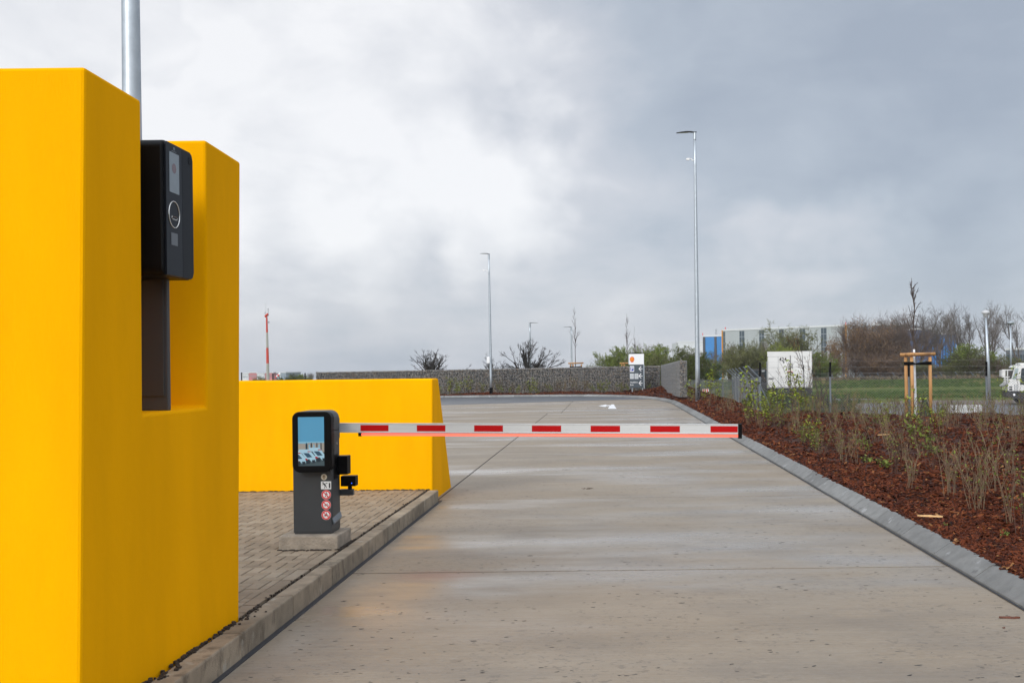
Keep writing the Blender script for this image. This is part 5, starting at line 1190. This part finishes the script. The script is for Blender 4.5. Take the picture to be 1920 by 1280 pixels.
row = [(1312, 676, 'darkbush', 112, 1.0), (1369, 645, 'green2', 128, 1.0), (1383, 640, 'bare3', 130, .8), (1397, 645, 'green1', 132, .9), (1414, 639, 'green2', 128, .9), (1427, 636, 'bare3', 132, .8), (1443, 637, 'green2', 130, 1.0), (1467, 637, 'yellow', 122, 1.0), (1454, 646, 'green2', 126, .9)]
lab = ['low dark bush left of the blue building', 'olive budding tree left of the window strips', 'bare brown tree before the first grey hangar panel', 'green tree second along the hangar front', 'olive tree before the middle of the hangar', 'brown leafless tree above the trailer corner', 'grey green tree above the trailer roof', 'bright yellow green bush above the trailer roof', 'small olive tree right behind the trailer']
for (px, py, k, Y, wd), lb in zip(row, lab): tree(k, px, py-5, Y, lb, {'green1': 'green_tree', 'green2': 'green_tree', 'bare3': 'bare_tree', 'yellow': 'green_tree', 'darkbush': 'bush'}[k], rng.uniform(0, 6), wd, 'trees in front of the hangar')
tree('birch', 1485, 596, 136, 'tall drooping olive birch rising over the trailer before the hangar', 'birch_tree', .5, 1.1); tree('birch', 1503, 610, 140, 'second drooping birch right of the taller one above the trailer', 'birch_tree', 2.5, 1.0)
tree('birch_o', 1565, 625, 128, 'orange brown birch with a pale slanting trunk before the hangar', 'birch_tree', .2, .7); tree('birch_o', 1583, 640, 130, 'shorter rusty birch beside the orange downpipe', 'birch_tree', 1.2, .55)
tree('green1', 1545, 657, 124, 'green bush between the trailer and the orange brown birch', 'green_tree', 5, 1.0); tree('darkbush', 1530, 690, 122, 'low dark bush right of the trailer', 'bush', 5, 1.3)
th = [(1604, 603, 'bare3', 134), (1616, 588, 'birch_o', 138), (1630, 600, 'thicket2', 130), (1640, 590, 'bare2', 136), (1652, 604, 'thicket', 132), (1664, 592, 'bare3', 138), (1676, 588, 'bare1', 134), (1690, 596, 'thicket', 131), (1702, 584, 'bare2', 137), (1716, 578, 'bare3', 139), (1732, 572, 'bare1', 135), (1756, 575, 'bare2', 140)]
posn = ['beside the orange downpipe', 'just right of the pale hangar', 'left of the dark building', 'before the dark building roof', 'under the dark building roof', 'left of the young tree top', 'left of the staked tree stem', 'behind the staked tree', 'right behind the young tree top', 'right of the young tree top', 'before the deep blue building', 'over the blue building']
for (px, py, k, Y), ps in zip(th, posn):
    tree(k, px, py - (0 if 'birch' in k else 9), Y, ('brown leafless thicket tree ' if 'thick' in k else 'rusty drooping birch ' if 'birch' in k else 'bare brown tree with a fine crown ') + ps, 'bare_tree', rng.uniform(0, 6), .95 if 'bare' in k else .65 if 'birch' in k else 1.1, 'leafless wood beyond the airfield fence')
for px, py, k, Y, lb in ((1597, 655, 'thicket', 127, 'brown undergrowth left of the wood'), (1622, 650, 'thicket', 128, 'brown undergrowth below the rusty birch'), (1648, 655, 'thicket2', 126, 'brown undergrowth below the dark building'), (1674, 650, 'thicket', 128, 'undergrowth left of the stakes'),
                         (1700, 655, 'thicket', 127, 'undergrowth behind the stakes'), (1724, 668, 'green2', 126, 'olive shrub right of the stakes'), (1750, 676, 'thicket2', 127, 'rusty shrub below the blue hall'), (1778, 676, 'green2', 126, 'olive shrub right of the blue hall'), (1802, 650, 'green2', 128, 'olive shrub left of the street lamp'), (1826, 640, 'green1', 130, 'green budding shrub left of the street lamp head'), (1842, 655, 'thicket', 127, 'brown shrub behind the street lamp'), (1868, 665, 'green2', 128, 'low olive shrub right of the street lamp'), (1895, 660, 'green2', 132, 'olive shrub behind the white truck'), (1925, 665, 'thicket', 130, 'brown shrub at the right edge')):
    tree(k, px, py, Y, lb + ' beyond the airfield fence', 'shrub', rng.uniform(0, 6), 1.35, 'undergrowth beyond the airfield fence', cat='shrub')
for px, py, k, lb, wd in ((1800, 563, 'tall1', 'tall bare tree left of the pair by the street lamp', .8), (1814, 572, 'tall2', 'bare forked tree left of the street lamp', .7), (1843, 560, 'tall2', 'tallest bare tree behind the street lamp', .8), (1866, 562, 'tall1', 'tall bare tree right of the street lamp', .75), (1925, 540, 'tall2', 'large bare tree cut by the right edge', 1.0), (1785, 584, 'tall1', 'slim bare tree right of the blue hall', .7)):
    tree(k, px, py, 133 + rng.uniform(-3, 6), lb, 'bare_tree', rng.uniform(0, 6), wd, 'tall bare trees on the right')
for px, py, k, lb in ((489, 703, 'green2', 'small green bush left of the banded mast'), (551, 699, 'green1', 'rounded green bush far left of the stone wall'), (570, 701, 'green2', 'green bush touching the left end of the stone wall'), (563, 699.5, 'green1', 'middle green bush of the three left of the stone wall'), (527, 706, 'darkbush', 'low dark bush under the wind sock')):
    tree(k, px, py, 190, lb, 'bush', rng.uniform(0, 6), 1.4, 'bushes across the airfield', cat='bush')
for px, py in ((578, 697.5), (588, 696.5)): tree('bare2', px, py, 420, 'pale far tree just left of the stone wall end, ' + ('left of two' if px == 578 else 'right of two'), 'bare_tree', px, 1.3, 'far trees')
# dark evergreen bushes at the foot of the trailer and sapling with reddish buds
for px, py, Y, k, lb, wd in ((1436, 728, 44, 'darkbush', 'dark evergreen bush at the trailer left corner', 1.5), (1462, 730, 42, 'darkbush', 'dark evergreen bush below the trailer number', 1.5), (1490, 731, 43, 'darkbush', 'dark evergreen bush below the trailer doors', 1.5), (1516, 733, 44, 'darkbush', 'dark evergreen bush at the trailer right corner', 1.4), (1410, 738, 40, 'darkbush', 'dark low bush under the slanted fence arms', 1.2), (1578, 735, 45, 'darkbush', 'dark loose bush right of the second fence post', .9), (1450, 750, 38.5, 'green1', 'green bush right behind the fence corner', 1.3), (1500, 752, 38, 'darkbush', 'low dark bush hugging the fence foot', 1.5)):
    tree(k, px, py, Y, lb, 'bush', rng.uniform(0, 6), wd, 'bushes behind the near fence', z=-.95, cat='bush')
proto('sapling', 21, 4, dict(n=[11, 5, 2], t0=[.15, .2, .2], ang=[.75, .5, .6], ratio=[.6, .4, .45], up=[.03, .06, .06], wig=.09, rmin=.008, L0=4, r0=.045, rr=.5, leaf=4, ls=.04, tl=0), 'dark', 'orange')
tree('sapling', 1515, 615, 37.2, 'slender sapling with reddish buds in front of the trailer doors', 'sapling', 1.0, .85, z=-.95, cat='sapling'); tree('sapling', 1542, 668, 37.6, 'smaller rusty sapling right of the trailer', 'sapling', 3.0, 1.1, z=-.95, cat='sapling')

# ------------------------------------------------------------------ young shrubs in the mulch
M_stem = mat('tan_stems', (0.17, 0.112, 0.066), .85, vary=.3, vscale=15); M_stem2 = mat('red_brown_stems', (0.085, 0.045, 0.030), .8, vary=.3, vscale=15)
def shrub_proto(key, seed, nst, H, spread, side, nleaf, ls, leaf, stem, low=0.3):
    r = random.Random(seed); st, lv = MB(), MB()
    for k in range(nst):
        a = r.uniform(0, 6.28); q = r.uniform(0, .07); p = Vector((cos(a)*q, sin(a)*q, -.05)); d = Vector((cos(a)*spread*r.uniform(.1, 1), sin(a)*spread*r.uniform(.1, 1), 1)).normalized(); L = H*r.uniform(.45, 1); pts = [p]
        for i in range(4): d = (d + Vector((r.gauss(0, .10), r.gauss(0, .10), .04))).normalized(); pts.append(pts[-1] + d*L/4)
        st.tube(pts, [.0042, .0038, .0033, .0027, .0018], 4, 0, r.random(), cap=False)
        ends = [(pts, L)]
        for _ in range(side):
            t = r.uniform(.35, .95)*4; i = min(3, int(t)); q = pts[i].lerp(pts[i+1], t-i); a = r.uniform(0, 6.28); e = q + Vector((cos(a)*.5, sin(a)*.5, r.uniform(.5, 1.2))).normalized()*L*r.uniform(.12, .3); st.tube([q, q.lerp(e, .5)+Vector((0, 0, .01)), e], [.0035, .003, .002], 3, 0, r.random(), cap=False); ends.append(([q, e], .2))
        for P, l_ in ends:
            for _ in range(int(nleaf*(1 if l_ > .25 else .5)+r.random())):
                t = r.uniform(low, 1)*(len(P)-1); i = min(len(P)-2, int(t)); q = P[i].lerp(P[i+1], t-i) + Vector((r.gauss(0, 1), r.gauss(0, 1), r.gauss(0, .6)))*ls*.8; s = ls*r.uniform(.5, 1.25)
                a = Vector((r.gauss(0, 1), r.gauss(0, 1), r.gauss(0, .6))).normalized(); b = a.cross(Vector((r.gauss(0, .4), r.gauss(0, .4), 1))).normalized(); n = a.cross(b)*.25
                lv.add([q-a*s, q-b*s*.5+n*s*.3, q+a*s, q+b*s*.5+n*s*.3], [(0, 1, 2, 3)], 0, min(1, max(0, r.gauss(.5, .25))))
    a = st.build('stems', stem, None, fix=False); b = lv.build('leaves', M_lf[leaf], None, fix=False); PROTO[key] = (a.data, b.data)
    for o in (a, b): bpy.data.objects.remove(o)
SH = {'twig1': 'bare upright tan twigs', 'twig2': 'sparse leaning twigs', 'twig3': 'dense thin dry stems', 'bud1': 'thin green budded stems', 'bud2': 'olive tipped twigs', 'lime': 'tall bright lime leaved shrub', 'lime2': 'loose lime leaved shrub', 'low': 'low leafy green plant', 'mid': 'mid green leafy young shrub', 'red': 'reddish stem with yellow green tip leaves'}
shrub_proto('twig1', 31, 5, .85, .26, 4, 2, .017, 'green', M_stem); shrub_proto('twig2', 32, 5, .8, .34, 4, 2, .016, 'green', M_stem); shrub_proto('twig3', 33, 7, .8, .30, 3, 2, .015, 'olive', M_stem)
shrub_proto('bud1', 34, 5, .85, .30, 5, 4, .019, 'green', M_stem); shrub_proto('bud2', 35, 7, .8, .34, 5, 4, .019, 'green', M_stem2, .55); shrub_proto('lime', 36, 4, 1.25, .16, 7, 9, .040, 'yellow', M_stem2, .2); shrub_proto('lime2', 37, 5, .95, .22, 6, 9, .036, 'yellow', M_stem2, .15)
shrub_proto('low', 38, 7, .26, .8, 3, 8, .030, 'green', M_stem2, .2); shrub_proto('mid', 39, 6, .62, .3, 5, 9, .030, 'green', M_stem, .25); shrub_proto('red', 40, 2, 1.25, .14, 6, 7, .042, 'yellow', M_stem2, .55)
used = {}
def zone(x, y):
    if y > 55: return 'at the foot of the long stone wall'
    if y > 40: return 'by the short stone wall'
    if y > 30: return 'near the tall lamp post along the far kerb'
    d = x - 3.1
    if abs(x-7.7) < 1.6 and abs(y-26) < 2.5: return 'around the staked tree'
    if d < 1.3: return 'close to the kerb ' + ('nearest the viewer' if y < 12 else 'beyond the boom tip' if y > 17 else 'level with the boom')
    if y > 24: return 'on the far bed rim ' + ('left of the stakes' if x < 7 else 'right of the stakes')
    if y > 17: return 'in the far bed half ' + ('left part' if x < 5.6 else 'right part')
    if y > 12.5: return 'in the bed middle ' + ('left part' if x < 4.9 else 'right part')
    return 'in the near corner of the bed at the right'
def shrub(key, x, y, sc=1.0, rz=None, label=None):
    z = bed_z(x, y); a, b = PROTO[key]
    if z < -.6: return
    T = thing('young_shrub', label or f'{SH[key]} {zone(x, y)}', 'shrub', (x, y, z), rng.uniform(0, 6.28) if rz is None else rz, 'young shrubs in the mulch'); T.scale = (sc, sc, sc*rng.uniform(.9, 1.1))
    for nm, me in (('stems', a), ('leaves', b)): o = bpy.data.objects.new(nm, me); COL.objects.link(o); o.parent = T
def at_px(px, py, key, sc=1.0, label=None):
    q = gp(px, py, .36)
    for _ in range(4): q = gp(px, py, bed_z(q.x, q.y))
    shrub(key, q.x, q.y, sc, None, label)
# the ones the photo shows clearly
for px, py, k, sc in ((1830, 958, 'twig3', .95), (1838, 952, 'bud1', .95), (1900, 985, 'twig1', .95), (1916, 960, 'bud2', .95), (1700, 918, 'twig1', .95), (1712, 905, 'twig3', .75), (1596, 866, 'twig1', .8), (1606, 867, 'twig2', .75), (1625, 862, 'mid', .75),
                      (1633, 872, 'low', 1.0), (1660, 876, 'low', .9), (1530, 850, 'mid', .95), (1524, 846, 'lime2', .75), (1443, 800, 'twig1', .7), (1435, 790, 'lime', .7), (1478, 820, 'twig1', .7), (1500, 815, 'bud1', .8), (1572, 838, 'twig1', .8),
                      (1580, 862, 'bud1', .8), (1672, 860, 'twig1', .95), (1735, 862, 'mid', 1.25), (1746, 885, 'bud2', .9), (1640, 835, 'bud1', .85), (1660, 812, 'bud1', .9), (1785, 905, 'twig1', .95), (1780, 930, 'twig2', .9), (1800, 870, 'twig3', .9), (1850, 905, 'twig3', .9), (1868, 935, 'bud1', .9), (1895, 880, 'twig1', 1), (1757, 838, 'low', 1.1), (1770, 990, 'low', .35), (1720, 918, 'low', .3),
                      (1690, 830, 'bud2', .95), (1890, 1010, 'low', .45), (1700, 845, 'twig2', .8)):
    at_px(px, py, k, sc)
shrub('red', 10.25, 25.2, 1.12, .4, 'reddish twin stem with lime leaves in front of the right fence post'); shrub('red', 9.7, 25.4, .8, 2.4, 'smaller lime tipped stem left of the taller reddish one by the fence')
for px, k, sc in ((1410, 'lime', 1.25), (1425, 'lime2', 1.4), (1445, 'lime', 1.0), (1465, 'lime2', 1.2), (1490, 'lime', 1.25), (1498, 'lime', 1.0), (1513, 'lime2', .9), (1400, 'lime2', 1.0)):
    q = pt(px, 700, rng.uniform(25, 28.5)); shrub(k, q.x, q.y, sc)
for px, Y, k, sc in ((1330, 40.5, 'lime', 1.35), (1345, 39, 'lime2', 1.2), (1297, 44, 'lime2', 1.3), (1288, 45, 'twig1', 1.2), (1320, 41.5, 'lime2', 1.0), (1366, 37, 'twig3', 1.1), (1385, 35, 'bud1', 1.2), (1298, 43.2, 'twig3', .9)):
    q = pt(px, 700, Y); shrub(k, q.x, q.y, sc)
y = 10.4
while y < 29.6:
    x = 3.9 + max(0, (13-y)*.12)
    while x < .41*y + .5:
        X, Yy = x + rng.uniform(-.26, .26), y + rng.uniform(-.3, .3)
        dens = .24 if y < 15 else .44 if y < 22 else .8
        if rng.random() < dens:
            k = rng.choices(['twig1', 'twig2', 'twig3', 'bud1', 'bud2', 'low', 'mid', 'lime2'], [4, 3, 3, 6, 6, .8, 1.6, .9])[0]
            shrub(k, X, Yy, rng.uniform(.65, 1.0))
        x += .62
    y += .72
for i in range(62):
    x = -11 + i*.225 + rng.uniform(-.15, .15)
    if -10.5 < x < 2.7: shrub(rng.choice(['twig1', 'bud1', 'bud2', 'mid', 'lime2', 'mid', 'bud2']), x, rng.uniform(60.4, 61.5), rng.uniform(.8, 1.35))
for i in range(10): shrub(rng.choice(['twig1', 'bud1', 'twig3']), 3.9 + rng.uniform(-.3, .5), 30.5 + i*.9, rng.uniform(.6, .9))

# meadow grass: tufts nobody could count
def meadow():
    r = random.Random(5); mb = MB(); M_tuft = mat('meadow_tufts', (1, 1, 1), .9, spec=.1, var=[(.035, .062, .012), (.06, .105, .016), (.10, .13, .03), (.22, .17, .075)])
    M_old = mat('dry_grass', (1, 1, 1), .9, spec=.1, var=[(.05, .04, .025), (.10, .075, .045), (.17, .125, .07)])
    def tuft(x, y, h, w, v):
        z = ground_z(x, y) + (0.75*math.sin((y-98)/19*pi) if 98 < y < 117 and x > 8 else 0)
        for _ in range(3):
            a = r.uniform(0, 3.14); dx, dy = cos(a)*w, sin(a)*w; l = r.uniform(-.5, .5)*h
            mb.add([(x-dx, y-dy, z-.02), (x+dx, y+dy, z-.02), (x+dx*.6+l, y+dy*.6, z+h), (x-dx*.7+l, y-dy*.7, z+h*.8)], [(0, 1, 2, 3)], 0, v)
    for _ in range(15000):
        y = r.uniform(71, 118); x = r.uniform(4, .42*y+6)
        if y < 80 and gp(1545, 748, -.936).x - 1 < x and y < 76: continue
        patch = .5 + .5*sin(x*.35 + 2*sin(y*.21))*sin(y*.55+1); v = min(1, max(0, r.gauss(.30 + .34*(patch > .72), .16)))
        tuft(x, y, r.uniform(.06, .16), r.uniform(.12, .3), v)
    o = tag(mb.build('meadow_grass', M_tuft, fix=False), 'mown green grass tufts covering the airfield meadow behind the fence', 'grass', kind='stuff')
    mb = MB(); mb0 = mb
    def old(x, y):
        z = ground_z(x, y) + (0.75*math.sin((y-98)/19*pi) if 98 < y < 117 and x > 8 else 0); h = r.uniform(.3, .9); w = r.uniform(.1, .25); a = r.uniform(0, 3.14)
        mb0.add([(x-cos(a)*w, y-sin(a)*w, z), (x+cos(a)*w, y+sin(a)*w, z), (x+cos(a)*w*1.5+r.uniform(-.2, .2), y, z+h), (x-cos(a)*w, y, z+h*.8)], [(0, 1, 2, 3)], 0, r.random())
    for _ in range(6000): old(r.uniform(18, 52), r.uniform(113, 124))
    tag(mb.build('dry_grass', M_old, fix=False), 'brown dead grass and weeds along the foot of the distant airfield fence', 'dry grass', kind='stuff')
meadow()

# ------------------------------------------------------------------ air
hz = MB(); hz.box(-420, 420, -320, 740, -9.5, 26)
hm = bpy.data.materials.new('haze'); hm.use_nodes = True; hn = hm.node_tree; hn.nodes.remove(hn.nodes['Principled BSDF'])
pv = hn.nodes.new('ShaderNodeVolumePrincipled'); pv.inputs['Color'].default_value = (.93, .95, 1, 1); pv.inputs['Density'].default_value = 0.00022
hn.links.new(pv.outputs[0], hn.nodes['Material Output'].inputs['Volume'])
tag(hz.build('haze', hm), 'thin pale haze over the airfield', 'haze', kind='stuff')
